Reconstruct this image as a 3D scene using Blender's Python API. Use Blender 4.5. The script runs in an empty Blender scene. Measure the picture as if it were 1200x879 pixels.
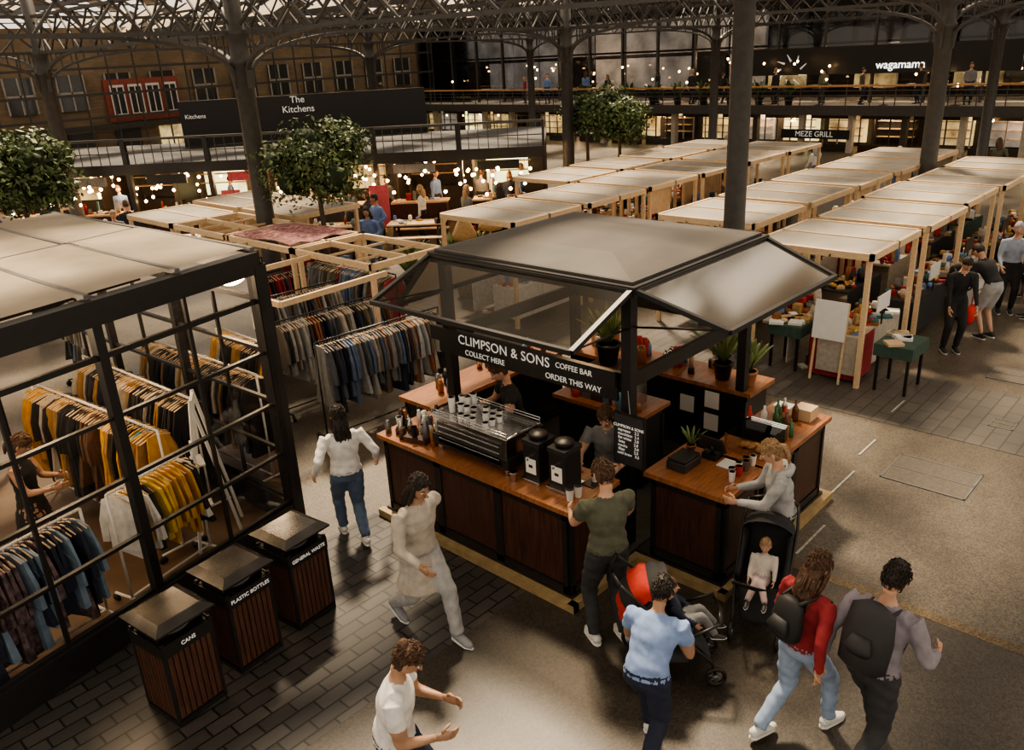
import bpy, math, random
from mathutils import Vector, Matrix, kdtree
random.seed(11)
R=random.random
def U(a,b): return a+(b-a)*R()
V=Vector
COL=bpy.context.scene.collection
# ------------------------------------------------------------------ materials
_mc={}
def M(name,col,rough=.6,metal=0,var=.15,scale=9,bump=0,em=0,stretch=None):
    if name in _mc: return _mc[name]
    m=bpy.data.materials.new(name); m.use_nodes=True; nt=m.node_tree; b=nt.nodes['Principled BSDF']
    tc=nt.nodes.new('ShaderNodeTexCoord'); n=nt.nodes.new('ShaderNodeTexNoise'); n.inputs['Scale'].default_value=scale
    n.inputs['Detail'].default_value=4
    src=tc.outputs['Object']
    if stretch:
        mp=nt.nodes.new('ShaderNodeMapping'); mp.inputs['Scale'].default_value=stretch
        nt.links.new(src,mp.inputs[0]); src=mp.outputs[0]
    nt.links.new(src,n.inputs['Vector'])
    r=nt.nodes.new('ShaderNodeValToRGB'); r.color_ramp.elements[0].position=.3; r.color_ramp.elements[1].position=.7
    r.color_ramp.elements[0].color=[c*(1-var) for c in col]+[1]; r.color_ramp.elements[1].color=[min(1,c*(1+var)) for c in col]+[1]
    nt.links.new(n.outputs['Fac'],r.inputs[0]); nt.links.new(r.outputs[0],b.inputs['Base Color'])
    b.inputs['Roughness'].default_value=rough; b.inputs['Metallic'].default_value=metal
    if bump:
        bp=nt.nodes.new('ShaderNodeBump'); bp.inputs['Strength'].default_value=bump; bp.inputs['Distance'].default_value=.02
        nt.links.new(n.outputs['Fac'],bp.inputs['Height']); nt.links.new(bp.outputs[0],b.inputs['Normal'])
    if em:
        b.inputs['Emission Color'].default_value=list(col)+[1]; b.inputs['Emission Strength'].default_value=em
        if var>.3: nt.links.new(r.outputs[0],b.inputs['Emission Color'])
    _mc[name]=m; return m
def glassmat(name,tint,ior=1.45,rough=.02,haze=0,hcol=(.5,.5,.5),gc=(1,1,1)):
    m=bpy.data.materials.new(name); m.use_nodes=True; nt=m.node_tree; nt.nodes.clear()
    o=nt.nodes.new('ShaderNodeOutputMaterial'); t=nt.nodes.new('ShaderNodeBsdfTransparent'); g=nt.nodes.new('ShaderNodeBsdfGlossy')
    g.inputs['Roughness'].default_value=rough; t.inputs[0].default_value=list(tint)+[1]; g.inputs[0].default_value=list(gc)+[1]
    f=nt.nodes.new('ShaderNodeFresnel'); f.inputs[0].default_value=ior
    mx=nt.nodes.new('ShaderNodeMixShader'); nt.links.new(f.outputs[0],mx.inputs[0]); nt.links.new(t.outputs[0],mx.inputs[1]); nt.links.new(g.outputs[0],mx.inputs[2])
    out=mx
    if haze:
        d=nt.nodes.new('ShaderNodeBsdfDiffuse'); n=nt.nodes.new('ShaderNodeTexNoise'); n.inputs['Scale'].default_value=3
        d.inputs[0].default_value=list(hcol)+[1]
        mm=nt.nodes.new('ShaderNodeMath'); mm.operation='MULTIPLY'; mm.inputs[1].default_value=haze*2; nt.links.new(n.outputs['Fac'],mm.inputs[0])
        m2=nt.nodes.new('ShaderNodeMixShader'); nt.links.new(mm.outputs[0],m2.inputs[0]); nt.links.new(mx.outputs[0],m2.inputs[1]); nt.links.new(d.outputs[0],m2.inputs[2]); out=m2
    nt.links.new(out.outputs[0],o.inputs[0]); _mc[name]=m; return m
def canvasmat(name,col,tr=.4):
    m=bpy.data.materials.new(name); m.use_nodes=True; nt=m.node_tree; nt.nodes.clear()
    o=nt.nodes.new('ShaderNodeOutputMaterial'); d=nt.nodes.new('ShaderNodeBsdfDiffuse'); t=nt.nodes.new('ShaderNodeBsdfTranslucent')
    tc=nt.nodes.new('ShaderNodeTexCoord'); n=nt.nodes.new('ShaderNodeTexNoise'); n.inputs['Scale'].default_value=1.3; n.inputs['Detail'].default_value=6
    nt.links.new(tc.outputs['Object'],n.inputs['Vector'])
    r=nt.nodes.new('ShaderNodeValToRGB'); r.color_ramp.elements[0].position=.3; r.color_ramp.elements[1].position=.75
    r.color_ramp.elements[0].color=[c*.7 for c in col]+[1]; r.color_ramp.elements[1].color=list(col)+[1]
    nt.links.new(n.outputs['Fac'],r.inputs[0]); nt.links.new(r.outputs[0],d.inputs[0]); nt.links.new(r.outputs[0],t.inputs[0])
    mx=nt.nodes.new('ShaderNodeMixShader'); mx.inputs[0].default_value=tr
    nt.links.new(d.outputs[0],mx.inputs[1]); nt.links.new(t.outputs[0],mx.inputs[2]); nt.links.new(mx.outputs[0],o.inputs[0]); _mc[name]=m; return m
def brickmat(name,c1,c2,mort,w,h,ms=.012,rough=.6,rot=0):
    m=bpy.data.materials.new(name); m.use_nodes=True; nt=m.node_tree; b=nt.nodes['Principled BSDF']
    tc=nt.nodes.new('ShaderNodeTexCoord'); mp=nt.nodes.new('ShaderNodeMapping'); mp.inputs['Rotation'].default_value=rot if rot else (0,0,0)
    k=nt.nodes.new('ShaderNodeTexBrick'); k.inputs['Scale'].default_value=1; k.inputs['Brick Width'].default_value=w; k.inputs['Row Height'].default_value=h
    k.inputs['Mortar Size'].default_value=ms; k.inputs['Color1'].default_value=list(c1)+[1]; k.inputs['Color2'].default_value=list(c2)+[1]; k.inputs['Mortar'].default_value=list(mort)+[1]
    k.inputs['Bias'].default_value=0
    nt.links.new(tc.outputs['Object'],mp.inputs[0]); nt.links.new(mp.outputs[0],k.inputs['Vector'])
    n=nt.nodes.new('ShaderNodeTexNoise'); n.inputs['Scale'].default_value=.9; n.inputs['Detail'].default_value=5; nt.links.new(tc.outputs['Object'],n.inputs['Vector'])
    mx=nt.nodes.new('ShaderNodeMix'); mx.data_type='RGBA'; mx.blend_type='MULTIPLY'; mx.inputs[0].default_value=.7
    nt.links.new(k.outputs['Color'],mx.inputs[6]); nt.links.new(n.outputs['Fac'],mx.inputs[7]); nt.links.new(mx.outputs[2],b.inputs['Base Color'])
    b.inputs['Roughness'].default_value=rough
    bp=nt.nodes.new('ShaderNodeBump'); bp.inputs['Strength'].default_value=.5; bp.inputs['Distance'].default_value=.01; bp.invert=True
    nt.links.new(k.outputs['Fac'],bp.inputs['Height']); nt.links.new(bp.outputs[0],b.inputs['Normal']); _mc[name]=m; return m
def groundmat(name,a,c,rough):
    m=bpy.data.materials.new(name); m.use_nodes=True; nt=m.node_tree; b=nt.nodes['Principled BSDF']
    tc=nt.nodes.new('ShaderNodeTexCoord')
    n=nt.nodes.new('ShaderNodeTexNoise'); n.inputs['Scale'].default_value=.55; n.inputs['Detail'].default_value=10; n.inputs['Roughness'].default_value=.74
    n2=nt.nodes.new('ShaderNodeTexVoronoi'); n2.inputs['Scale'].default_value=75
    nt.links.new(tc.outputs['Object'],n.inputs['Vector']); nt.links.new(tc.outputs['Object'],n2.inputs['Vector'])
    r=nt.nodes.new('ShaderNodeValToRGB'); r.color_ramp.elements[0].position=.36; r.color_ramp.elements[1].position=.64
    r.color_ramp.elements[0].color=list(a)+[1]; r.color_ramp.elements[1].color=list(c)+[1]; nt.links.new(n.outputs['Fac'],r.inputs[0])
    hs=nt.nodes.new('ShaderNodeSeparateColor'); nt.links.new(n2.outputs['Color'],hs.inputs[0])
    mr=nt.nodes.new('ShaderNodeMapRange'); mr.inputs[3].default_value=.55; mr.inputs[4].default_value=1.45; nt.links.new(hs.outputs[0],mr.inputs[0])
    mx=nt.nodes.new('ShaderNodeVectorMath'); mx.operation='SCALE'; nt.links.new(r.outputs[0],mx.inputs[0]); nt.links.new(mr.outputs[0],mx.inputs[3])
    nt.links.new(mx.outputs[0],b.inputs['Base Color'])
    mr2=nt.nodes.new('ShaderNodeMapRange'); mr2.inputs[3].default_value=rough-.12; mr2.inputs[4].default_value=rough+.15; nt.links.new(n.outputs['Fac'],mr2.inputs[0]); nt.links.new(mr2.outputs[0],b.inputs['Roughness'])
    bp=nt.nodes.new('ShaderNodeBump'); bp.inputs['Strength'].default_value=.25; bp.inputs['Distance'].default_value=.005; nt.links.new(hs.outputs[1],bp.inputs['Height']); nt.links.new(bp.outputs[0],b.inputs['Normal'])
    _mc[name]=m; return m
BLK=M('black_paint',(.016,.0145,.014),.42); STEEL=M('dark_steel',(.065,.06,.056),.5); GREY=M('grey_metal',(.2,.2,.2),.4,.6)
CHR=M('chrome',(.62,.62,.62),.2,1,.05); WOODTOP=M('oiled_oak',(.31,.125,.05),.35,0,.3,3,.05,stretch=(2,14,2))
WAL=M('dark_walnut',(.06,.024,.015),.4,0,.45,3,.05,stretch=(14,14,1.2)); PINE=M('pine',(.72,.53,.33),.6,0,.12,4,stretch=(3,3,12))
PINE2=M('pale_ply',(.62,.45,.28),.6,0,.15,4); WHITE=M('white_paint',(.8,.78,.74),.5,0,.04); SLAT=M('bin_timber',(.085,.036,.022),.45,0,.4,6,.1,stretch=(12,12,1))
LID=M('bin_lid_steel',(.11,.105,.10),.22,.85,.25,5); GOLD=M('brass_trim',(.36,.26,.13),.5,0,.2)
GLASS=glassmat('clear_glass',(.93,.93,.92),1.22); AWN=glassmat('awning_mesh',(.42,.40,.37),1.18,.12,.07,(.28,.26,.23),(.5,.47,.43)); SMOKE=glassmat('smoked_glass',(.55,.56,.58),1.4,.03)
CANV=canvasmat('cream_canvas',(.80,.74,.64),.4); CANV2=canvasmat('grey_canvas',(.50,.46,.40),.35); ROOFP=canvasmat('roof_panel',(.50,.43,.34),.2)
SKINA=M('skin_light',(.58,.34,.23),.5,0,.06); SKINB=M('skin_tan',(.42,.24,.15),.5,0,.06)
HAIRD=M('hair_dark',(.022,.015,.011),.6,0,.5,35,.8); HAIRB=M('hair_brown',(.085,.042,.022),.6,0,.45,35,.8); HAIRL=M('hair_fair',(.33,.21,.11),.6,0,.4,35,.8); HAIRG=M('hair_grey',(.35,.34,.33),.6,0,.3,35,.8)
EYEW=M('eye_white',(.8,.8,.78),.3,0,.02); EYED=M('eye_dark',(.02,.015,.01),.2); LIP=M('lips',(.45,.17,.14),.5)
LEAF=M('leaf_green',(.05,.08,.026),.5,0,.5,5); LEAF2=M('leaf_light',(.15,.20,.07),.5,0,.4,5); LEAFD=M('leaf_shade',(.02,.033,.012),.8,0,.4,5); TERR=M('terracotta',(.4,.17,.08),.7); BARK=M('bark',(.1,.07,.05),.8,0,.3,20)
BULB=M('warm_bulb',(1,.58,.24),.5,0,0,em=20); PAPER=M('paper_white',(.82,.81,.78),.6,0,.03); RED=M('red_cloth',(.45,.04,.03),.7); GLOWP=M('warm_glow_panel',(1,.66,.33),.5,0,.5,1.5,em=1.8)  # GLOWP is an emissive panel added to brighten shop and kitchen interiors
def cloth(n,c,v=.15): return M('cloth_'+n,c,.85,0,v,14,.1)
# ------------------------------------------------------------------ mesh builder
class MB:
    def __init__(s): s.v=[];s.f=[];s.m=[];s.sm=[];s.mats=[];s.M=Matrix()
    def mi(s,mat):
        if mat not in s.mats: s.mats.append(mat)
        return s.mats.index(mat)
    def add(s,vs,fs,mat,sm=False,mats=None):
        o=len(s.v); s.v+=[s.M@V(v) for v in vs]; s.f+=[tuple(i+o for i in f) for f in fs]
        if mats: s.m+=[s.mi(x) for x in mats]
        else: s.m+=[s.mi(mat)]*len(fs)
        s.sm+=[sm]*len(fs)
    def box(s,c,d,mat,rz=0,T=None,ch=0):
        x,y,z=d[0]/2,d[1]/2,d[2]/2; T=(Matrix.Translation(V(c))@(T if T else Matrix.Rotation(rz,4,'Z')))
        vs=[T@V(p) for p in ((-x,-y,-z),(x,-y,-z),(x,y,-z),(-x,y,-z),(-x,-y,z),(x,-y,z),(x,y,z),(-x,y,z))]
        s.add(vs,[(3,2,1,0),(4,5,6,7),(0,1,5,4),(1,2,6,5),(2,3,7,6),(3,0,4,7)],mat)
    def bx(s,x0,x1,y0,y1,z0,z1,mat): s.box(((x0+x1)/2,(y0+y1)/2,(z0+z1)/2),(x1-x0,y1-y0,z1-z0),mat)
    def beam(s,p,q,w,h,mat,up=V((0,0,1))):
        p=V(p);q=V(q);d=(q-p);L=d.length;d=d/L
        if abs(d.dot(up))>.98: up=V((0,1,0))
        sd=d.cross(up).normalized(); u=sd.cross(d); T=Matrix((sd,d,u)).transposed().to_4x4()
        s.box((p+q)/2,(w,L,h),mat,T=T)
    def tube(s,pts,rads,mat,n=12,xref=V((1,0,0)),k=1,mats=None,sm=True,caps=True):
        P=[V(p) for p in pts]; RR=[(r,r) if not isinstance(r,(tuple,list)) else r for r in rads]; MM=mats
        if k>1:
            P2=[];R2=[];M2=[]
            for i in range(len(P)-1):
                for j in range(k):
                    t=j/k; P2.append(P[i].lerp(P[i+1],t)); R2.append((RR[i][0]*(1-t)+RR[i+1][0]*t,RR[i][1]*(1-t)+RR[i+1][1]*t)); 
                    if MM: M2.append(MM[i])
            P2.append(P[-1]);R2.append(RR[-1]); P,RR=P2,R2
            if MM: MM=M2
        vs=[];fs=[];fm=[]
        N=len(P)
        for i in range(N):
            t=(P[min(i+1,N-1)]-P[max(i-1,0)])
            t=t.normalized() if t.length>1e-9 else V((0,0,1))
            a=xref-t*xref.dot(t)
            if a.length<.05: a=V((0,1,0))-t*t.y
            if a.length<.05: a=V((0,0,1))-t*t.z
            a.normalize(); b=t.cross(a)
            for j in range(n):
                th=2*math.pi*j/n; vs.append(P[i]+a*(RR[i][0]*math.cos(th))+b*(RR[i][1]*math.sin(th)))
        for i in range(N-1):
            for j in range(n):
                fs.append((i*n+j,i*n+(j+1)%n,(i+1)*n+(j+1)%n,(i+1)*n+j)); fm.append(MM[i] if MM else mat)
        if caps:
            fs.append(tuple(range(n-1,-1,-1))); fm.append(MM[0] if MM else mat)
            fs.append(tuple((N-1)*n+j for j in range(n))); fm.append(MM[-1] if MM else mat)
        s.add(vs,fs,mat,sm,fm)
    def cyl(s,p,q,r,mat,r2=None,n=14,sm=True): s.tube([p,q],[r,r if r2 is None else r2],mat,n,sm=sm)
    def ball(s,c,r,mat,n=12,m=8,fn=None,T=None):
        if not isinstance(r,(tuple,list)): r=(r,r,r)
        c=V(c); vs=[];fs=[]
        for i in range(m+1):
            ph=math.pi*i/m
            for j in range(n):
                th=2*math.pi*j/n; d=V((math.sin(ph)*math.cos(th),math.sin(ph)*math.sin(th),math.cos(ph)))
                p=fn(d) if fn else V((d.x*r[0],d.y*r[1],d.z*r[2]))
                vs.append(c+((T@p) if T else p))
        for i in range(m):
            for j in range(n):
                a=(i*n+j,i*n+(j+1)%n,(i+1)*n+(j+1)%n,(i+1)*n+j); fs.append(a[::-1])
        s.add(vs,fs,mat,True)
    def lathe(s,c,prof,mat,n=14):
        c=V(c); s.tube([c+V((0,0,z)) for r,z in prof],[max(r,.0005) for r,z in prof],mat,n)
    def quad(s,a,b,c,d,mat): s.add([a,b,c,d],[(0,1,2,3)],mat)
    def poly(s,outline,depth,mat,T):
        n=len(outline); vs=[T@V((x,-depth(x,z)/2,z)) for x,z in outline]+[T@V((x,depth(x,z)/2,z)) for x,z in outline]
        fs=[tuple(range(n)),tuple(range(2*n-1,n-1,-1))]+[(i,n+i,n+(i+1)%n,(i+1)%n) for i in range(n)]
        s.add(vs,fs,mat)
    def finish(s,name,parent=None,origin=None,bevel=0):
        me=bpy.data.meshes.new(name)
        o=V(origin) if origin is not None else V((0,0,0))
        me.from_pydata([v-o for v in s.v],[],s.f)
        for m in s.mats: me.materials.append(m)
        me.polygons.foreach_set('material_index',s.m); me.polygons.foreach_set('use_smooth',s.sm); me.update()
        ob=bpy.data.objects.new(name,me); ob.location=o; COL.objects.link(ob)
        if parent: ob.parent=parent; ob.matrix_parent_inverse=parent.matrix_basis.inverted()
        if bevel:
            b=ob.modifiers.new('bevel','BEVEL'); b.width=bevel; b.segments=2; b.limit_method='ANGLE'
        return ob
def text(parent,body,size,loc,right,up,mat,al='CENTER',name='lettering',sp=1.0):
    cu=bpy.data.curves.new(name,'FONT'); cu.body=body; cu.size=size; cu.align_x=al; cu.align_y='CENTER'; cu.extrude=.002; cu.space_character=sp
    cu.materials.append(mat); ob=bpy.data.objects.new(name,cu); COL.objects.link(ob)
    r=V(right).normalized(); u=V(up).normalized(); n=r.cross(u); T=Matrix((r,u,n)).transposed().to_4x4(); T.translation=V(loc)
    ob.matrix_world=T
    if parent: ob.parent=parent; ob.matrix_parent_inverse=parent.matrix_basis.inverted()
    return ob
XN=V((0,-1,0)); ZU=V((0,0,1))
# ------------------------------------------------------------------ camera / light
cam=bpy.data.cameras.new('camera'); co=bpy.data.objects.new('camera',cam); COL.objects.link(co); bpy.context.scene.camera=co
cam.sensor_width=36; cam.lens=965/1200*36; cam.clip_end=300
r_=V((.6772,-.7341,-.0491)); u_=V((.2994,.2140,.9298)); f_=V((.6721,.6444,-.3647))
T=Matrix((r_,u_,-f_)).transposed().to_4x4(); T.translation=V((0,0,5)); co.matrix_world=T
w=bpy.data.worlds.new('world'); bpy.context.scene.world=w; w.use_nodes=True
bg=w.node_tree.nodes['Background']; bg.inputs[0].default_value=(1,.87,.71,1); bg.inputs[1].default_value=1.12
def sun(name,d,e,col,ang):
    l=bpy.data.lights.new(name,'SUN'); l.energy=e; l.color=col; l.angle=math.radians(ang); o=bpy.data.objects.new(name,l); COL.objects.link(o)
    o.rotation_euler=V(d).to_track_quat('-Z','Y').to_euler(); o.location=(0,0,15)
sun('sun',(-.50,-.62,-1.15),6.5,(1,.80,.56),7)
def plight(name,loc,e,col=(1,.65,.35),r=.25):
    l=bpy.data.lights.new(name,'POINT'); l.energy=e; l.color=col; l.shadow_soft_size=r; o=bpy.data.objects.new(name,l); COL.objects.link(o); o.location=loc
# ------------------------------------------------------------------ people
def ik(a,c,l1,l2,pole):
    a=V(a);c=V(c);d=c-a;L=min(d.length,(l1+l2)*.998);d.normalize()
    x=(l1*l1-l2*l2+L*L)/(2*L); hgt=math.sqrt(max(l1*l1-x*x,0)); p=V(pole)-d*V(pole).dot(d)
    if p.length<1e-4: p=V((0,1,0))
    return a+d*x+p.normalized()*hgt, a+d*L
def hand(mb,w,d,n,side,s,mat,curl=.5):
    d=d.normalized(); n=(n-d*n.dot(d)).normalized(); side=(side-d*side.dot(d)-n*side.dot(n)).normalized()
    mb.tube([w-d*.02*s,w+d*.02*s,w+d*.06*s,w+d*.092*s],[(.026*s,.019*s),(.034*s,.017*s),(.042*s,.015*s),(.038*s,.011*s)],mat,10,xref=side)
    for i,(o,L) in enumerate(((.031,.068),(.011,.08),(-.010,.074),(-.029,.058))):
        b=w+d*.085*s+side*o*s; p=[b]; dd=d.copy(); cc=curl*(.8+.12*i)
        for k in range(3):
            ang=cc*(.55 if k==0 else .8); dd=(dd*math.cos(ang)+n*math.sin(ang)).normalized()
            nn=n-dd*n.dot(dd)
            p.append(p[-1]+dd*L*s*(.45,.32,.26)[k]); n_=nn.normalized() if nn.length>.01 else -d
            dd=(dd*math.cos(ang*.4)+n_*math.sin(ang*.4)).normalized()
        mb.tube(p,[.0092*s,.009*s,.0083*s,.006*s],mat,7,xref=side)
    b=w+d*.022*s+side*.030*s; t1=(d*.62+side*.7+n*.3).normalized(); t2=(d*.85+side*.2+n*.5).normalized()
    mb.tube([b,b+t1*.035*s,b+t1*.035*s+t2*.03*s,b+t1*.035*s+t2*.052*s],[.0125*s,.0115*s,.0102*s,.007*s],mat,7,xref=side)
def head(mb,c,Rm,s,skin,hair,style,fine=False):
    old=mb.M.copy(); T=Rm.to_4x4(); T.translation=c; mb.M=old@T@Matrix.Scale(s,4)
    def fn(d):
        x,y,z=d.x*.075,d.y*.095,d.z*.118
        if d.z<0:
            k=abs(d.z); x*=1-.30*k**1.6
            if d.y<0: y*=1-.4*k
            else: y*=1-.06*k
        if d.y>.5 and abs(d.z)<.25: y*=.975
        return V((x,y,z))
    mb.ball((0,0,0),1,skin,20,14,fn)
    mb.tube([(0,.088,.012),(0,.098,-.005),(0,.112,-.026),(0,.092,-.036)],[.006,.009,.014,.008],skin,8)
    for q in (-1,1):
        mb.ball((q*.030,.080,.004),(.0145,.0115,.0085),EYEW,8,6); mb.ball((q*.030,.0895,.004),(.0065,.004,.0065),EYED,8,5)
        mb.tube([(q*.014,.0925,.022),(q*.032,.090,.027),(q*.047,.080,.022)],[.003,.0038,.0025],hair,6)
        mb.ball((q*.077,-.004,-.008),(.010,.019,.031),skin,8,6)
    mb.tube([(-.024,.083,-.056),(0,.0925,-.054),(.024,.083,-.056)],[.003,.0065,.003],LIP,6)
    rs=random.Random(len(mb.v)); ph=[rs.uniform(0,6) for _ in range(3)]
    def hf(d):
        k=1.12+.035*math.sin(d.x*17+d.z*11+ph[0])*math.cos(d.y*13+ph[1])+.02*math.sin(d.x*37+ph[2])*math.sin(d.z*31)
        p=fn(d)*k+V((0,-.004,.008))
        low=-.45 if style=='short' else -.8
        if d.y>.30 and d.z<.46-.25*abs(d.x)+.06*math.sin(d.x*9+ph[0]): p=fn(d)*.86
        elif d.y>-.15 and d.z<.05 and style in('short','bun','pony'): p=fn(d)*.86
        elif d.z<low: p=fn(d)*.86
        return p
    mb.ball((0,0,0),1,hair,32,24,hf)
    if fine: # loose locks that break up the hair outline
        for i in range(260):
            d=V((rs.uniform(-1,1),rs.uniform(-1,.7),rs.uniform(-.4,1))).normalized(); p=hf(d)
            if p.length<fn(d).length: continue
            tg=V((rs.uniform(-.5,.5),-.5+rs.uniform(-.4,.4),-.9 if d.z<.6 else -.1)); tg=(tg-d*tg.dot(d)).normalized()
            L=rs.uniform(.02,.045); p0=p-d*.006
            mb.tube([p0,p0+tg*L*.5+d*.012,p0+tg*L+d*rs.uniform(.002,.012)],[.007,.006,.001],hair,4,xref=d)
    if style=='long':
        mb.tube([(0,-.03,.06),(0,-.065,-.04),(0,-.085,-.15),(0,-.095,-.26),(0,-.09,-.33)],[(.07,.055),(.085,.05),(.095,.042),(.085,.035),(.04,.015)],hair,14,k=2)
        for q in (-1,1): mb.tube([(q*.06,.02,.06),(q*.082,.015,-.03),(q*.085,-.01,-.13),(q*.075,-.03,-.2)],[.02,.022,.022,.008],hair,8,k=2)
        if fine:
            for i in range(26): a=rs.uniform(-1,1); zz=rs.uniform(-.05,-.2); mb.tube([(a*.085,-.09-.03*(1-a*a),zz),(a*.095,-.105-.03*(1-a*a),zz-.08),(a*.08+rs.uniform(-.02,.02),-.1,zz-.17)],[.006,.012,.002],hair,5)
    if style=='bun': mb.ball((0,-.075,.095),(.045,.045,.042),hair,12,9)
    if style=='pony': mb.tube([(0,-.09,.05),(0,-.135,.02),(0,-.14,-.09),(0,-.12,-.17)],[.02,.033,.028,.008],hair,10,k=2)
    mb.M=old
def person(name,x,y,hd,h=1.72,z0=0,lean=0,side=0,pz=.925,feet=((-.1,0,0),(.1,0,0)),hands=None,look=(0,0),top=None,bot=None,skin=SKINA,hair=HAIRD,shoe=None,
           sleeve='long',kind='pants',style='short',vox=.02,bulk=1,hs=1,curl=.5,extra=None,fdir=(0,0)):
    top=top or cloth('grey',(.2,.2,.2)); bot=bot or cloth('navy',(.03,.04,.07)); shoe=shoe or M('shoe_dark',(.03,.03,.03),.5)
    s=h/1.75; lr=math.radians(lean); sr=math.radians(side)
    P=V((0,0,pz)); Uv=V((math.sin(sr),math.sin(lr)*math.cos(sr),math.cos(lr)*math.cos(sr))); X=V((1,0,0)); X=(X-Uv*X.dot(Uv)).normalized(); Fw=Uv.cross(X)
    hands=hands or ((-.25,.04,.82),(.25,.04,.82))
    b=MB(); q=bulk
    c1=P+(Uv*.5+V((0,0,.5))).normalized()*.13
    sp=[P-V((0,0,.07)),P,c1-Uv*.06,c1]+[c1+Uv*t for t in (.10,.19,.28,.345,.385)]
    rr=[(.13,.10),(.168,.122),(.158,.115),(.142,.104),(.155,.112),(.172,.118),(.168,.104),(.12,.075),(.065,.058)]
    rr=[(a*q,c*q) for a,c in rr]
    mm=[bot,bot,top,top,top,top,top,top]
    b.tube(sp,rr,top,16,xref=X,k=3,mats=mm)
    # loose shirt hem over the waistband
    if kind!='dress' and vox<.03: b.tube([c1+Uv*.06,c1-Uv*.04,P+(c1-P)*.25],[(.150*q,.11*q),(.162*q,.122*q),(.178*q,.136*q)],top,16,xref=X,k=2)
    nb=c1+Uv*.385
    nt_=nb+(Uv*.45+V((0,0,.55))).normalized()*.085+Fw*.012
    b.tube([nb-Uv*.04,nb+(nt_-nb)*.3,nt_+V((0,0,.03))],[.062,.054,.05],skin,12,k=2)
    wr=[]
    for i,sg in enumerate((-1,1)):
        S=c1+Uv*.335+X*sg*.182*q; S0=c1+Uv*.315+X*sg*.10
        E,W=ik(S,V(hands[i]),.29,.255,V((sg*.55,-1,-.6)))
        a1=E.lerp(S,.45); sl=sleeve
        if sl=='long': rad=[.06,.064*q,.055*q,.047*q,.044*q,.034*q]; mt=[top]*5
        elif sl=='short': rad=[.06,.064*q,.062*q,.041,.041,.026]; mt=[top,top,skin,skin,skin]
        else: rad=[.05,.05,.045,.04,.04,.026]; mt=[skin]*5
        F1=E.lerp(W,.35)
        b.tube([S0,S,a1,E,F1,W],rad,top,12,k=3,mats=mt)
        wr.append((E,W,sg))
    for i,sg in enumerate((-1,1)):
        Hh=P+V((sg*.088,0,-.02)); A=V(feet[i])+V((0,0,.09)); 
        K,A=ik(Hh,A,.435,.425,V((sg*.08,1,0)))
        m1=Hh.lerp(K,.5); m2=K.lerp(A,.32)
        if kind in('pants','coat'): rad=[.098*q,.092*q,.070*q,.066*q,.056*q]; mt=[bot]*4
        elif kind=='wide': rad=[.1*q,.105*q,.1*q,.11*q,.12*q]; mt=[bot]*4
        elif kind=='shorts': rad=[.1*q,.096*q,.062,.056,.036]; mt=[bot,bot,skin,skin]
        else: rad=[.09,.08,.055,.055,.036]; mt=[skin]*4
        if kind=='shorts':
            b.tube([Hh,m1,K.lerp(m1,.25)],[.1,.096,.09],bot,12,k=3)
        b.tube([Hh+V((0,0,.03)),m1,K,m2,A],rad,bot,12,k=4,mats=mt)
        yaw=math.radians(fdir[i]); fd=V((-math.sin(yaw),math.cos(yaw),0)); pit=-.5 if feet[i][2]>.06 and feet[i][1]<0 else 0
        fd=V((fd.x,fd.y,pit)).normalized()
        wr.append((A,fd,sg))
    if kind in('skirt','dress','coat'):
        f0=(V(feet[0])+V(feet[1]))/2; f0.z=0
        kz={'skirt':.5,'dress':.42,'coat':.5}[kind]; m_=bot if kind!='coat' else top
        b.tube([P+V((0,0,.09)),P-V((0,0,.05)),P.lerp(V((f0.x,f0.y,pz)),.5)-V((0,0,.22)),V((f0.x*.6,f0.y*.6,kz))],[(.15,.11),(.185,.145),(.21,.19),(.235,.225)],m_,16,k=4)
    me=bpy.data.meshes.new('tmp'); me.from_pydata(b.v,[],b.f); ob=bpy.data.objects.new('tmp',me); COL.objects.link(ob)
    rm=ob.modifiers.new('r','REMESH'); rm.mode='VOXEL'; rm.voxel_size=vox; rm.use_smooth_shade=True
    sm=ob.modifiers.new('s','SMOOTH'); sm.factor=.5; sm.iterations=3
    dg=bpy.context.evaluated_depsgraph_get(); ev=ob.evaluated_get(dg); m2_=ev.to_mesh()
    kd=kdtree.KDTree(len(b.f))
    for i,f in enumerate(b.f):
        c=V((0,0,0))
        for k in f: c+=b.v[k]
        kd.insert(c/len(f),i)
    kd.balance()
    out=MB(); vs=[v.co.copy() for v in m2_.vertices]; fs=[tuple(p.vertices) for p in m2_.polygons]
    fm=[b.mats[b.m[kd.find(p.center)[1]]] for p in m2_.polygons]
    ev.to_mesh_clear(); bpy.data.objects.remove(ob); bpy.data.meshes.remove(me)
    if vox<.025:
        vs=[v+V((math.sin(v.z*46+v.x*21),math.cos(v.z*39+v.y*27),0))*.0062*math.sin(v.z*17+v.x*13+v.y*11) for v in vs]
    T=Matrix.Translation(V((x,y,z0)))@Matrix.Rotation(math.radians(hd-90),4,'Z')@Matrix.Scale(s,4)
    out.M=T; out.add(vs,fs,None,True,fm)
    Rm=Matrix.Rotation(math.radians(look[0]),3,'Z')@Matrix.Rotation(-math.radians(look[1]+lean*.55),3,'X')
    hc=nt_+Rm@V((0,.02,.092*hs)); head(out,hc,Rm,hs,skin,hair,style,vox<.025)
    for E,W,sg in wr[:2]:
        d=(W-E).normalized(); n=V((-sg,0,0)); sd=V((0,1,0))
        if abs(d.y)>.75: sd=V((0,0,1))
        if abs(d.x)>.85: n=V((0,0,-1)); sd=V((0,1,.3))
        hand(out,W,d,n,sd,1,skin,curl)
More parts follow.
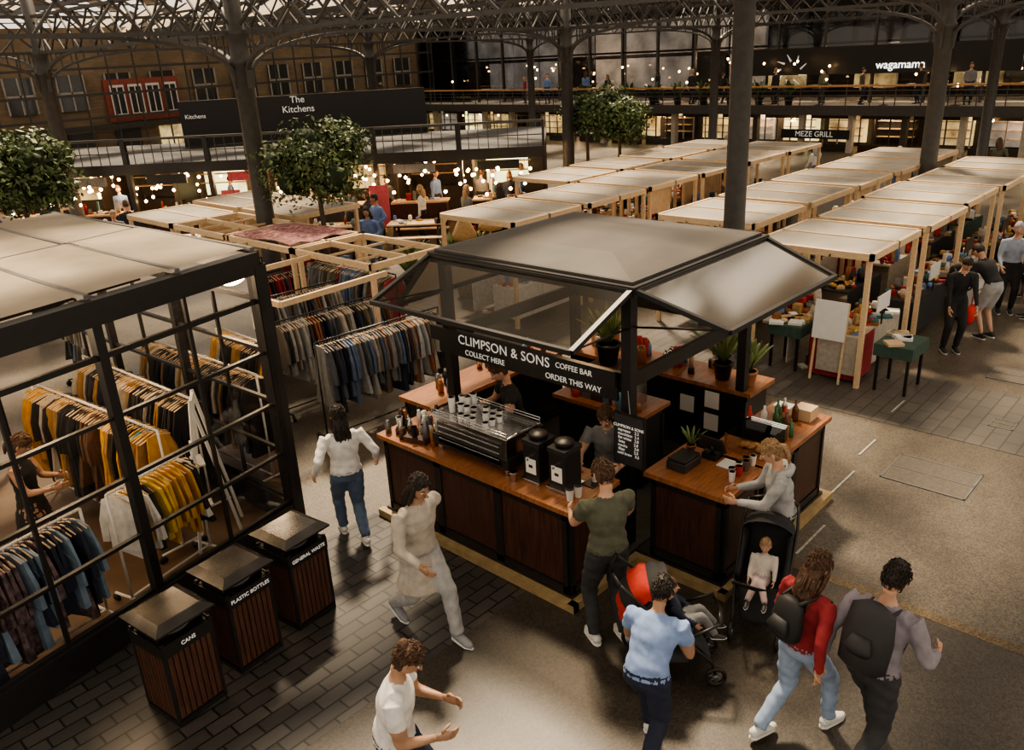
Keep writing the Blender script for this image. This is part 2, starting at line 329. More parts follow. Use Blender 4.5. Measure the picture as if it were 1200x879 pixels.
    for A,fd,sg in wr[2:]:
        sx=fd.cross(V((0,0,1))).normalized(); c=A-V((0,0,.045))
        sole=M('shoe_sole_white',(.7,.7,.68),.6)
        out.tube([c-fd*.075,c-fd*.055+V((0,0,.01)),c+V((0,0,.012)),c+fd*.07,c+fd*.14-V((0,0,.012)),c+fd*.19-V((0,0,.018))],[(.02,.02),(.038,.042),(.042,.05),(.045,.036),(.044,.026),(.018,.014)],shoe,12,xref=sx,k=2)
        cs=c-V((0,0,.036))
        out.tube([cs-fd*.08,cs-fd*.05,cs+fd*.06,cs+fd*.14,cs+fd*.2],[(.018,.011),(.04,.011),(.046,.011),(.046,.011),(.014,.009)],sole,12,xref=sx)
    if extra: extra(out,P,c1,Uv,X,Fw)
    return out.finish(name,origin=(x,y,z0))
def backpack(mat,strap=True,off=.19,sz=(.15,.09,.22)):
    def fn(o,P,c1,Uv,X,Fw):
        c=c1+Uv*.18-Fw*off
        o.tube([c-Uv*sz[2],c-Uv*(sz[2]-.04),c,c+Uv*(sz[2]-.05),c+Uv*sz[2]],[(sz[0]*.7,sz[1]*.6),sz[:2],(sz[0]*1.05,sz[1]*1.1),(sz[0]*.9,sz[1]*.8),(sz[0]*.4,sz[1]*.4)],mat,14,xref=X,k=2)
        o.tube([c-Fw*sz[1]-Uv*.1,c-Fw*sz[1]*1.35-Uv*.05,c-Fw*sz[1]+Uv*.03],[(.08,.02),(.1,.035),(.07,.015)],mat,10,xref=X)
        for sg in (-1,1):
            o.tube([c+Uv*.16+X*sg*.08,c1+Uv*.37+X*sg*.10,c1+Uv*.30+X*sg*.12+Fw*.11,c1+Uv*.12+X*sg*.14+Fw*.11,c1+Uv*.02+X*sg*.15],[.014]*5,mat,6)
    return fn
def hood(mat):
    def fn(o,P,c1,Uv,X,Fw):
        c=c1+Uv*.37-Fw*.05
        o.tube([c+X*.12+Fw*.08,c+X*.11-Fw*.03,c-Fw*.07,c-X*.11-Fw*.03,c-X*.12+Fw*.08],[.03,.042,.05,.042,.03],mat,10,k=3)
    return fn
C=cloth
WHI=C('white',(.72,.70,.67)); JEAN=C('denim',(.10,.14,.22)); JEANL=C('light_denim',(.30,.39,.54)); BLKC=C('black',(.02,.02,.022)); NAVY=C('navy',(.02,.025,.05)); OLIVE=C('olive',(.095,.10,.068)); GREYC=C('grey',(.2,.2,.2)); GREYL=C('pale_grey',(.38,.38,.38)); BEI=C('beige',(.46,.41,.35)); CHAR=C('charcoal',(.04,.04,.043)); BLUEC=C('blue',(.16,.25,.48)); REDT=C('dark_red',(.30,.03,.035)); LIL=C('lilac_grey',(.26,.235,.27)); FLOR=C('floral',(.12,.08,.09),.9); BLUEL=C('light_blue',(.24,.34,.58))
SHW=M('shoe_white',(.7,.7,.68),.5); SHG=M('shoe_grey',(.25,.25,.27),.5)
person('man_at_counter',4.90,3.66,62,h=1.80,lean=3,feet=((-.12,.02,0),(.13,-.06,0)),hands=((-.16,.42,1.10),(.22,.40,1.08)),look=(0,14),top=OLIVE,bot=CHAR,skin=SKINA,hair=HAIRB,shoe=SHW,sleeve='short',bulk=1.06,vox=.016)
person('woman_with_pram',6.46,2.82,125,h=1.66,lean=9,feet=((-.1,0,0),(.1,-.05,0)),hands=((-.14,.45,1.13),(.14,.42,1.13)),look=(0,16),top=GREYL,bot=CHAR,hair=HAIRL,shoe=SHW,style='pony',extra=hood(GREYL),bulk=1.1,vox=.016)
person('pedestrian_white_shirt',4.46,6.83,68,h=1.66,lean=2,pz=.90,feet=((-.07,.26,.0),(.08,-.22,.06)),hands=((-.36,-.02,.98),(.38,.06,.96)),top=WHI,bot=JEAN,hair=HAIRD,shoe=SHW,style='long',bulk=1.08,vox=.017)
person('pedestrian_beige_coat',3.95,5.07,-92,h=1.74,lean=6,pz=.87,feet=((-.08,.36,0),(.08,-.36,.08)),hands=((-.26,-.26,.92),(.26,.36,.98)),top=BEI,bot=GREYL,skin=SKINB,hair=HAIRD,shoe=SHG,kind='coat',style='long',bulk=1.12,vox=.017,look=(0,12))
person('pedestrian_white_top',2.40,3.55,-48,h=1.66,lean=10,pz=.90,feet=((-.08,.28,0),(.08,-.26,.05)),hands=((-.16,.36,1.08),(.16,.34,1.04)),top=WHI,bot=NAVY,hair=HAIRB,style='bun',look=(0,25),bulk=1.12,vox=.017,sleeve='short',skin=SKINB)
person('pedestrian_blue_top',3.98,2.64,15,h=1.58,lean=38,pz=.86,feet=((-.08,.34,0),(.08,-.26,.07)),hands=((-.20,.55,.90),(.2,.50,.88)),top=BLUEL,bot=NAVY,hair=HAIRD,style='short',sleeve='short',skin=SKINB,look=(0,10),vox=.017,shoe=SHW,bulk=1.12)
person('pedestrian_red_top',4.92,1.92,-18,h=1.66,lean=6,pz=.88,feet=((-.09,-.30,.05),(.09,.30,0)),hands=((-.24,.30,1.0),(.28,-.12,.88)),top=REDT,bot=JEANL,hair=HAIRB,style='long',extra=backpack(M('bag_black',(.02,.02,.02),.6),off=.2,sz=(.13,.08,.18)),kind='pants',bulk=1.02,vox=.017,look=(0,15),shoe=SHW)
person('pedestrian_with_rucksack',4.96,1.42,-8,h=1.74,lean=12,pz=.88,feet=((-.09,.36,0),(.09,-.32,.06)),hands=((-.26,-.24,.92),(.28,.32,1.0)),top=LIL,bot=CHAR,hair=HAIRD,extra=backpack(M('bag_charcoal',(.03,.028,.03),.6),sz=(.17,.1,.25)),bulk=1.1,vox=.017,look=(0,15))
person('barista_grey',6.27,4.66,205,h=1.68,lean=12,hands=((-.2,.46,1.15),(.22,.44,1.12)),top=GREYC,bot=BLKC,hair=HAIRB,style='bun',look=(0,25),sleeve='short',vox=.018)
person('barista_black',6.4,6.1,150,h=1.78,lean=12,hands=((-.3,.45,1.2),(.25,.42,1.1)),top=BLKC,bot=BLKC,hair=HAIRB,look=(0,25),sleeve='short',vox=.02)
person('shopper_in_black_dress',1.98,8.95,-40,h=1.68,hands=((-.12,.32,1.15),(.14,.34,1.12)),top=BLKC,bot=BLKC,kind='dress',sleeve='none',hair=HAIRB,style='pony',look=(0,30),vox=.02,skin=SKINB)
far=dict(vox=.032)
person('stallholder',14.3,3.6,215,h=1.72,lean=18,hands=((-.2,.35,.85),(.2,.3,.85)),top=BLKC,bot=BLKC,look=(0,25),extra=backpack(BLKC),**far)
person('shopper_bending',15.3,3.3,60,h=1.76,lean=42,pz=.9,hands=((-.2,.5,.85),(.25,.45,.6)),top=BLKC,bot=GREYL,kind='shorts',look=(0,20),**far)
person('shopper_floral',16.9,3.0,120,h=1.66,hands=None,top=FLOR,bot=FLOR,kind='dress',hair=HAIRB,style='long',**far)
person('shopper_grey_shirt',17.0,3.45,200,h=1.75,lean=12,hands=((-.2,.35,.95),(.2,.35,.95)),top=C('pale_blue',(.35,.4,.5)),bot=BLKC,hair=HAIRG,**far)
cols=[BLKC,NAVY,WHI,GREYC,REDT,OLIVE,BLUEC,BEI,CHAR,BLKC]
for i,(px,py,hd) in enumerate([(19.5,3.1,90),(18.3,3.3,150),(21.4,2.9,200),(20.2,3.5,30),(12.0,16.0,200),(11.2,15.4,100),(8.7,22.5,240),(12.9,13.6,30),(10.2,19.5,-60),(13.4,17.4,170),(15.6,15.0,90),(9.6,17.6,-100),(18.6,14.9,10),(17.2,9.4,200),(14.2,9.3,30),(20,9.5,90),(7.8,21,10),(6.8,23,80),(26,4,100),(27,9,200),(28,12,60),(30,7,10),(26,14,250),(25.6,8.2,120),(23.8,3.2,70),(29,16,0)]):
    person('market_visitor',px,py,hd,h=U(1.6,1.8),lean=U(0,12),hands=((-.2,U(.1,.4),U(.85,1.1)),(.22,U(0,.35),U(.85,1.05))),top=random.choice(cols),bot=random.choice([BLKC,NAVY,CHAR,JEAN]),hair=random.choice([HAIRD,HAIRB,HAIRL,HAIRG]),style=random.choice(['short','long','pony','short']),look=(U(-30,30),U(0,20)),skin=random.choice([SKINA,SKINA,SKINB]),**far)
# ------------------------------------------------------------------ floor
g=MB(); g.bx(-14,70,-16,62,-.2,0,groundmat('aggregate_concrete',(.068,.054,.04),(.135,.113,.085),.42)); g.finish('floor')
g=MB(); g.bx(-12,6.95,-14,4.72,0,.004,groundmat('dark_tarmac',(.034,.027,.02),(.072,.058,.044),.4)); g.bx(6.95,7.07,-14,3.0,0,.006,groundmat('gravel_edge',(.10,.07,.04),(.17,.125,.07),.7)); g.finish('floor_tarmac')
g=MB(); g.bx(-12,4.97,4.72,7.12,0,.005,brickmat('stable_pavers',(.07,.064,.06),(.12,.108,.098),(.02,.018,.017),.30,.15,.010,.33)); g.finish('floor_pavers')
g=MB(); g.bx(10.9,12.9,-14,20,0,.005,brickmat('granite_setts',(.145,.13,.113),(.18,.16,.138),(.09,.08,.07),.4,.2,.010,.45)); g.finish('floor_setts')
g=MB(); wl=M('road_line',(.40,.38,.34),.7,0,.3,30)
for x0,x1,y0 in ((8.45,9.3,3.18),(9.75,10.3,3.3),(11.3,11.8,3.45),(7.2,7.9,2.95)): g.bx(x0,x1,y0-.012,y0+.012,.004,.009,wl)
g.finish('floor_marking')
def manhole(x,y,w,d):
    g=MB()
    for a,b_,c,e in ((x,x+w,y,y+.02),(x,x+w,y+d-.02,y+d),(x,x+.02,y,y+d),(x+w-.02,x+w,y,y+d),(x+w/2,x+w/2+.015,y,y+d)): g.bx(a,b_,c,e,.0,.01,GREY)
    g.bx(x+.02,x+w-.02,y+.02,y+d-.02,0,.006,M('manhole_fill',(.10,.085,.067),.6,0,.2,20)); g.finish('manhole_cover')
manhole(9.35,1.95,.75,.95); manhole(13.4,2.2,.6,.6); manhole(11.6,2.0,.3,.3)
# ------------------------------------------------------------------ coffee kiosk
k=MB()
X0,X1,Y0,Y1=6.16,8.5,4.33,6.88
k.bx(5.05,9.1,4.2,6.98,0,.12,BLK); k.bx(5.9,9.1,6.98,7.6,0,.12,BLK); k.bx(6.1,8.4,3.2,4.25,0,.12,BLK)
k.bx(4.97,5.05,4.12,7.05,0,.09,GOLD); k.bx(4.97,6.1,4.12,4.2,0,.09,GOLD); k.bx(6.02,6.1,3.12,4.12,0,.09,GOLD); k.bx(6.02,8.5,3.12,3.2,0,.09,GOLD); k.bx(8.4,8.5,3.2,4.2,0,.09,GOLD)
k.bx(5.9,8.9,4.2,7.0,.12,.13,M('kiosk_mat',(.06,.055,.05),.7))
def counter(x0,x1,y0,y1,faces,zt=1.02,top=WOODTOP,base=.12,body=BLK,pan=WAL,np=3):
    k.bx(x0+.05,x1-.05,y0+.05,y1-.05,base,zt,body); k.bx(x0-.02,x1+.02,y0-.02,y1+.02,zt,zt+.05,top)
    for f in faces:
        if f in('-x','+x'):
            xx=x0+.05 if f=='-x' else x1-.05; sg=-1 if f=='-x' else 1; n=max(1,round((y1-y0)/.9))
            for i in range(n):
                a=y0+.05+(y1-y0-.1)*i/n; b=y0+.05+(y1-y0-.1)*(i+1)/n
                k.bx(min(xx,xx+sg*.02),max(xx,xx+sg*.02),a+.05,b-.05,base+.1,zt-.08,pan)
                for c in (a+.025,b-.025): k.bx(min(xx,xx+sg*.035),max(xx,xx+sg*.035),c-.025,c+.025,base,zt,body)
            for z in (base+.05,zt-.04): k.bx(min(xx,xx+sg*.035),max(xx,xx+sg*.035),y0+.05,y1-.05,z-.04,z+.04,body)
        else:
            yy=y0+.05 if f=='-y' else y1-.05; sg=-1 if f=='-y' else 1; n=max(1,round((x1-x0)/.9))
            for i in range(n):
                a=x0+.05+(x1-x0-.1)*i/n; b=x0+.05+(x1-x0-.1)*(i+1)/n
                k.bx(a+.05,b-.05,min(yy,yy+sg*.02),max(yy,yy+sg*.02),base+.1,zt-.08,pan)
                for c in (a+.025,b-.025): k.bx(c-.025,c+.025,min(yy,yy+sg*.035),max(yy,yy+sg*.035),base,zt,body)
            for z in (base+.05,zt-.04): k.bx(x0+.05,x1-.05,min(yy,yy+sg*.035),max(yy,yy+sg*.035),z-.04,z+.04,body)
counter(5.03,5.78,4.2,6.95,('-x','-y','+y'))
counter(6.1,6.85,3.2,4.08,('-x','-y')); counter(6.85,8.38,3.2,3.85,('-y','+x'))
counter(5.9,8.4,7.0,7.6,('-x','-y'),pan=BLK); counter(8.45,9.05,4.2,7.0,('-x',),pan=BLK); counter(7.1,7.7,4.85,6.1,('-x','-y'),pan=BLK)
for x in (X0,X1):
    for y in (Y0,Y1): k.bx(x-.055,x+.055,y-.055,y+.055,.1,2.92,BLK)
k.bx(6.02,8.66,4.18,7.0,2.86,2.95,BLK); k.bx(6.08,8.60,4.24,6.94,2.95,2.98,M('roof_edge',(.05,.046,.042),.4))
TP=M('roof_felt',(.066,.055,.045),.65,0,.35,1.2,.15)
a=[(6.12,4.28,2.98),(8.56,4.28,2.98),(8.56,6.9,2.98),(6.12,6.9,2.98)]; c_=[(6.75,4.95,3.04),(7.95,4.95,3.04),(7.95,6.25,3.04),(6.75,6.25,3.04)]
k.add(a+c_,[(0,1,5,4),(1,2,6,5),(2,3,7,6),(3,0,4,7),(4,5,6,7)],TP)
for (x0,y0,x1,y1) in ((X0,Y0,X0,Y1+.25),(X0,Y0,X1,Y0),(X1,Y0,X1,Y1),(X0,Y1,X1,Y1)):
    k.beam((x0,y0,1.95),(x1,y1,1.95),.05,.15,BLK); k.beam((x0,y0,2.84),(x1,y1,2.84),.06,.08,BLK)
k.bx(6.05,6.08,4.42,7.1,1.89,2.06,BLK); k.bx(6.09,6.12,4.42,7.0,1.74,1.88,BLK)
def flap(h1,h2,o1,o2,sp=3):
    h1,h2,o1,o2=map(V,(h1,h2,o1,o2)); k.quad(h1,h2,o2,o1,AWN)
    for p,q in ((h1,h2),(o1,o2),(h1,o1),(h2,o2)): k.beam(p,q,.05,.045,BLK)
flap((6.03,4.22,2.91),(6.03,6.97,2.91),(5.10,4.18,2.60),(5.10,6.9,2.60))
flap((6.06,4.19,2.91),(8.62,4.19,2.91),(6.2,3.30,2.64),(8.42,3.30,2.64))
flap((8.65,4.25,2.91),(8.65,6.95,2.91),(9.3,4.3,2.2),(9.3,6.9,2.2)); flap((6.08,7.0,2.91),(8.6,7.0,2.91),(6.1,7.7,2.2),(8.6,7.7,2.2))
for p,q in (((6.16,4.33,2.5),(5.12,4.2,2.6)),((6.16,6.88,2.5),(5.12,6.88,2.6)),((6.2,4.33,2.5),(6.25,3.33,2.64)),((8.5,4.33,2.5),(8.4,3.33,2.64))): k.cyl(p,q,.012,BLK,n=6)
k.bx(8.5,8.9,4.6,6.8,1.95,1.99,WAL)
for i in range(9): k.cyl((8.62+.06*(i%2),4.75+i*.24,1.99),(8.62+.06*(i%2),4.75+i*.24,2.2),.045,[BLK,GREY,PINE2][i%3],n=10)
k.bx(6.9,7.0,4.4,6.8,2.82,2.86,BLK)
for i in range(4): k.cyl((6.95,4.8+i*.55,2.82),(6.85,4.8+i*.55,2.66),.035,BLK,n=10)
for y,z in ((4.6,.75),(4.95,.62),(4.6,.45)): k.bx(8.455,8.46,y,y+.2,z,z+.22,PAPER)
kiosk=k.finish('coffee_kiosk')
SIGNW=M('sign_white',(.85,.83,.78),.5,0,.02,em=.2)
text(kiosk,'CLIMPSON & SONS',.155,(6.04,5.93,1.975),XN,ZU,SIGNW,sp=1.05)
text(kiosk,'COFFEE BAR',.085,(6.04,4.93,1.98),XN,ZU,SIGNW); 
text(kiosk,'COLLECT HERE',.09,(6.085,6.25,1.81),XN,ZU,SIGNW); text(kiosk,'ORDER THIS WAY',.09,(6.085,4.98,1.81),XN,ZU,SIGNW)
plight('kiosk_lamp',(7.0,5.5,2.6),20)
m=MB(); m.box((6.02,4.22,1.40),(.03,.36,.56),BLK); m.box((6.0,4.22,1.40),(.005,.33,.53),M('chalkboard',(.03,.03,.03),.7)); m.beam((6.02,4.22,1.68),(6.1,4.3,1.88),.01,.01,GREY); mo=m.finish('menu_board')
text(mo,'CLIMPSON & SONS\nespresso    2.2\nmacchiato  2.4\nflat white   2.8\nlatte         2.8\nmocha       3.0\nfilter         2.5\ncold brew   3.5',.042,(5.994,4.22,1.40),XN,ZU,SIGNW)
# espresso machine (faces the barista, +X)
m=MB(); zc=1.07
for y in (5.12,6.08):
    for x in (5.2,5.62): m.cyl((x,y,zc),(x,y,zc+.09),.025,CHR,n=10)
m.bx(5.14,5.68,5.05,6.15,zc+.09,zc+.2,BLK); m.bx(5.16,5.46,5.08,6.12,zc+.2,zc+.40,CHR); m.bx(5.14,5.16,5.14,6.06,zc+.12,zc+.36,M('machine_panel',(.12,.12,.12),.25,.7))
for z in (.17,.24,.31): m.bx(5.13,5.145,5.16,6.04,zc+z,zc+z+.015,CHR)
m.tube([(5.16,5.07,zc+.41),(5.3,5.07,zc+.43),(5.6,5.07,zc+.43),(5.68,5.07,zc+.38)],[.02]*4,CHR,8); m.tube([(5.16,6.13,zc+.41),(5.3,6.13,zc+.43),(5.6,6.13,zc+.43),(5.68,6.13,zc+.38)],[.02]*4,CHR,8)
m.bx(5.14,5.66,5.05,6.15,zc+.40,zc+.425,CHR); m.bx(5.5,5.7,5.1,6.1,zc+.2,zc+.215,GREY)
for z in (.455,.485):
    m.tube([(5.15,5.06,zc+z),(5.15,6.14,zc+z)],[.006]*2,CHR,6); m.tube([(5.65,5.06,zc+z),(5.65,6.14,zc+z)],[.006]*2,CHR,6)
for y in (5.06,5.6,6.14):
    for x in (5.15,5.65): m.cyl((x,y,zc+.42),(x,y,zc+.49),.006,CHR,n=6)
for y in (5.3,5.6,5.9):
    m.cyl((5.52,y,zc+.33),(5.52,y,zc+.39),.04,CHR); m.cyl((5.52,y,zc+.3),(5.52,y,zc+.33),.036,CHR); m.cyl((5.55,y,zc+.315),(5.72,y,zc+.30),.014,BLK,n=8)
for y in (5.12,6.08): m.tube([(5.55,y,zc+.38),(5.64,y,zc+.34),(5.66,y,zc+.22)],[.006]*3,CHR,6)
def cup(m,x,y,z,r=.04,h=.10,mat=PAPER,lid=None):
    m.lathe((x,y,z),[(r*.72,0),(r*.74,.003),(r,h*.97),(r*1.05,h),(r*.92,h),(r*.66,.01)],mat,12)
    if lid: m.lathe((x,y,z+h),[(r*1.08,0),(r*1.08,.012),(r*.8,.018)],lid,12)
m.finish('espresso_machine',bevel=.006)
m=MB()
for i in range(6):
    for j in range(4):
        if (i*3+j)%4!=3:
            for q in range(1+((i*j)%3==1)+(i>4)): cup(m,5.21+j*.1,5.4+i*.09,1.5+q*.05,.036,.07,PAPER)
for i in range(3): cup(m,5.3+.1*i,5.98-.06*i,1.5,.04,.17,PAPER)
m.finish('cups_on_espresso_machine')
def grinder(x,y):
    m=MB(); m.box((x,y,1.07+.2),(.24,.2,.4),BLK); m.box((x,y,1.07+.42),(.26,.22,.05),M('black_plastic',(.03,.03,.03),.3)); m.lathe((x,y,1.515),[(.07,0),(.095,.02),(.095,.05),(.03,.07)],BLK)
    m.box((x-.125,y,1.25),(.006,.13,.16),PAPER); m.box((x-.129,y,1.25),(.004,.05,.03),BLK); m.tube([(x-.12,y,1.36),(x-.17,y,1.36),(x-.17,y,1.33)],[.012]*3,CHR,8); m.box((x,y,1.09),(.3,.24,.03),CHR); m.finish('coffee_urn',bevel=.01)
grinder(5.36,4.83); grinder(5.38,4.52)
m=MB(); pal=[PAPER,GREY,BLK,M('jar_amber',(.3,.12,.03),.2),CHR,M('jar_blue',(.1,.25,.4),.4),RED]
for i in range(40):
    x=U(5.1,5.7); y=U(6.2,6.9); r=U(.025,.045); h=U(.08,.26); c=random.choice([PAPER,GREY,BLK,pal[3],CHR,PAPER,WAL,pal[3]])
    if R()<.4: cup(m,x,y,1.07,r,h*.7,c)
    else: m.lathe((x,y,1.07),[(r,0),(r,h*.7),(r*.6,h*.85),(r*.6,h)],c,10)
m.box((5.2,6.45,1.1),(.2,.3,.06),WAL,rz=.2); m.finish('jars_and_cups')
m=MB(); cup(m,5.2,4.32,1.07,.04,.12,PAPER,BLK); cup(m,5.3,4.3,1.07,.04,.12,PAPER,BLK); m.box((5.6,4.35,1.075),(.2,.14,.01),BLK); cup(m,5.62,4.35,1.08,.04,.06,WHITE); cup(m,5.15,4.99,1.07,.04,.1,CHR); m.finish('takeaway_cups')
m=MB()
for i in range(24):
    x=U(7.15,7.65); y=U(4.92,6.05); r=U(.03,.06); h=U(.08,.25); c=random.choice(pal)
    m.lathe((x,y,1.07),[(r,0),(r,h*.8),(r*.7,h)],c,10)
m.box((7.4,5.2,1.25),(.3,.3,.36),CHR); m.box((7.35,5.75,1.2),(.3,.26,.26),GREY); m.finish('barista_equipment')
m=MB()
for i in range(26):
    x=U(8.5,9.0); y=U(4.9,6.9); r=U(.03,.07); h=U(.08,.3); c=random.choice(pal+[PINE2,TERR])
    m.lathe((x,y,1.07),[(r,0),(r,h*.8),(r*.7,h)],c,10)
for i in range(14):
    x=U(6.2,8.3); y=U(7.1,7.5); m.lathe((x,y,1.07),[(.04,0),(.04,.12),(.02,.18)],random.choice(pal),10)
m.finish('back_counter_items')
m=MB(); m.box((6.42,3.85,1.12),(.3,.22,.09),M('black_plastic',(.03,.03,.03),.3)); m.box((6.42,3.85,1.18),(.28,.2,.03),BLK); m.finish('receipt_printer',bevel=.008)
m=MB(); T=Matrix.Rotation(-.5,4,'Y'); m.box((6.72,3.72,1.24),(.02,.3,.2),M('black_plastic',(.03,.03,.03),.3),T=T); m.box((6.728,3.72,1.24),(.012,.26,.17),M('screen',(.25,.27,.3),.2,em=.2),T=T); m.box((6.76,3.72,1.1),(.16,.16,.06),BLK); m.cyl((6.76,3.72,1.1),(6.74,3.72,1.22),.02,BLK); m.finish('till_screen')
def bottle(m,x,y,z,h,r,mat): m.lathe((x,y,z),[(r,0),(r,h*.6),(r*.35,h*.78),(r*.35,h),(r*.2,h)],mat,12)
m=MB(); AM=M('bottle_brown',(.12,.05,.02),.15); GRN=M('bottle_green',(.05,.16,.06),.15)
for i,(x,y,c,h) in enumerate([(7.72,3.4,AM,.24),(7.8,3.55,GRN,.22),(7.9,3.5,RED,.22),(7.98,3.62,GRN,.24),(8.05,3.45,AM,.25),(7.82,3.7,PAPER,.2),(8.1,3.6,CHR,.22),(7.75,3.45,GRN,.2),(7.6,3.76,RED,.26),(7.66,3.32,GRN,.2)]): bottle(m,x,y,1.07,h,.035,c)
m.finish('bottles')
m=MB(); m.bx(6.98,7.5,3.28,3.7,1.07,1.10,WOODTOP)
for a in ((6.98,3.28),(7.5,3.28),(6.98,3.7),(7.5,3.7)): m.bx(a[0]-.01,a[0]+.01,a[1]-.01,a[1]+.01,1.1,1.26,WOODTOP)
m.bx(6.97,7.51,3.27,3.71,1.26,1.27,GLASS); m.bx(6.98,7.5,3.275,3.28,1.1,1.26,GLASS); m.bx(6.978,6.983,3.28,3.7,1.1,1.26,GLASS)
for i in range(16): m.ball((U(7.05,7.45),U(3.34,3.64),1.13),(.05,.035,.03),M('pastry',(.45,.24,.08),.6,0,.3),10,6)
m.finish('pastry_case')
m=MB()
for i in range(7): cup(m,6.42+.07*i,3.32+.04*(i%2),1.07,.033,.11,[PAPER,CHR,RED,PAPER,GREY,pal[3],PAPER][i])
m.bx(6.62,6.8,3.45,3.6,1.07,1.08,PAPER); m.bx(8.1,8.3,3.3,3.5,1.07,1.2,PINE2); m.bx(8.12,8.28,3.55,3.75,1.07,1.16,PAPER)
m.finish('counter_cups')
def plant(name,x,y,z,n=16,h=.5,pot=TERR,pr=.12,lw=.035,mat=LEAF2):
    m=MB(); m.lathe((x,y,z),[(pr*.7,0),(pr*.75,.01),(pr,pr*1.6),(pr*1.1,pr*1.6),(pr*1.1,pr*1.85),(pr*.9,pr*1.85),(pr*.85,pr*1.5)],pot,16)
    for i in range(n):
        a=2*math.pi*i/n*2.4; l=h*U(.7,1.1); out=U(.25,.75); p=[]; b=V((x,y,z+pr*1.6)); d=V((math.cos(a),math.sin(a),0))
        for t in (0,.3,.6,.85,1): p.append(b+d*l*out*t+V((0,0,l*(t-.45*out*t*t))))
        m.tube(p,[(.006,.003),(lw*.8,.004),(lw,.004),(lw*.7,.003),(.002,.002)],mat,6,xref=d.cross(ZU))
    return m.finish(name)
plant('potted_plant',7.4,5.5,1.5,26,.6,BLK,.14); 
m=MB(); m.bx(7.2,7.6,5.3,5.7,1.07,1.5,WAL); m.finish('plant_stand')
plant('potted_plant',8.7,4.7,1.07,26,.6,BLK,.12); plant('potted_plant',8.7,4.35,1.07,18,.45,TERR,.1); plant('potted_plant',6.72,3.95,1.07,14,.22,TERR,.05,.015)
# ------------------------------------------------------------------ glass shop
A=V((4.25,7.66,0)); uu=V((-math.cos(math.radians(13)),-math.sin(math.radians(13)),0)); vv=V((-.057,.998,0)); Hh=3.25
s=MB()
def wallgrid(o,d,L,n):
    for i in range(n+1):
        p=o+d*(L*i/n); wd=.09 if i%2==0 else .035
        if i==0: wd=.15
        s.beam(p+V((0,0,.0)),p+V((0,0,3.1)),wd,wd,BLK,up=d)
    for z,t in ((.33,.05),(.95,.035),(1.55,.035),(2.15,.035),(2.72,.05)): s.beam(o+V((0,0,z)),o+d*L+V((0,0,z)),.045,t,BLK)
    s.beam(o+V((0,0,.16)),o+d*L+V((0,0,.16)),.12,.32,BLK); s.beam(o+V((0,0,3.12)),o+d*L+V((0,0,3.12)),.14,.22,BLK)
    s.quad(o+V((0,0,.33)),o+d*L+V((0,0,.33)),o+d*L+V((0,0,3.0)),o+V((0,0,3.0)),GLASS)
wallgrid(A,uu,5.6,6); wallgrid(A,vv,4.7,5)
B_=A+uu*5.6; D_=A+vv*4.7; C2=B_+vv*4.7
s.beam(D_+V((0,0,3.12)),C2+V((0,0,3.12)),.14,.24,BLK)
for i in range(1,5): s.beam(D_+uu*1.4*i,D_+uu*1.4*i+V((0,0,3.1)),.09,.09,BLK)
z3=V((0,0,3.26))
n=6
for i in range(n):
    a=A+uu*(5.6*i/n+.03)+z3; b=A+uu*(5.6*(i+1)/n-.03)+z3
    for j in range(2):
        p=a+vv*(.1+2.28*j); q=b+vv*(.1+2.28*j); s.quad(p,q,q+vv*2.2+V((0,0,.02)),p+vv*2.2+V((0,0,.02)),ROOFP)
for i in range(n+1): s.beam(A+uu*5.6*i/n+V((0,0,3.25)),D_+uu*5.6*i/n+V((0,0,3.25)),.05,.05,M('roof_bar',(.13,.12,.11),.5))
s.beam(A+vv*2.35+V((0,0,3.25)),B_+vv*2.35+V((0,0,3.25)),.05,.05,BLK)
s.add([A+V((0,0,.01)),B_+V((0,0,.01)),C2+V((0,0,.01)),D_+V((0,0,.01))],[(0,1,2,3)],M('shop_floor',(.13,.078,.042),.5,0,.25,2))
s.beam((1.2,8.4,2.9),(3.6,9.0,2.9),.03,.03,BLK)
for p in ((1.9,8.7,2.75),(2.7,8.85,2.75),(3.3,9.0,2.75)): s.cyl(p,V(p)+V((-.06,-.1,-.12)),.045,BLK,.06); s.ball(V(p)+V((-.065,-.11,-.13)),.035,BULB,8,6)
s.finish('glass_shop')
plight('shop_lamp',(2.2,9.0,2.7),55,(1,.72,.45)); plight('shop_lamp',(3.4,9.4,2.7),50,(1,.72,.45)); plight('shop_lamp',(1.0,8.2,2.7),38,(1,.72,.45))
def garment(m,T,mat,L=.72,sl=True,w=.22,th=.05):
    if sl: o=[(-.06,0),(.06,0),(w-.02,-.05),(w+.05,-.28),(w+.06,-.52),(w-.01,-.52),(w-.04,-.24),(w-.02,-L),(-w+.02,-L),(-w+.04,-.24),(-w+.01,-.52),(-w-.06,-.52),(-w-.05,-.28),(-w+.02,-.05)]
    else: o=[(-.1,0),(.1,0),(w-.06,-.22),(w-.05,-.4),(w+.04,-L),(-w-.04,-L),(-w+.05,-.4),(-w+.06,-.22)]
    ph=U(0,6)
    m.poly(o,lambda x,z: th*(.5+.9*abs(z))*(1+.35*math.sin(x*30+ph)),mat,T)
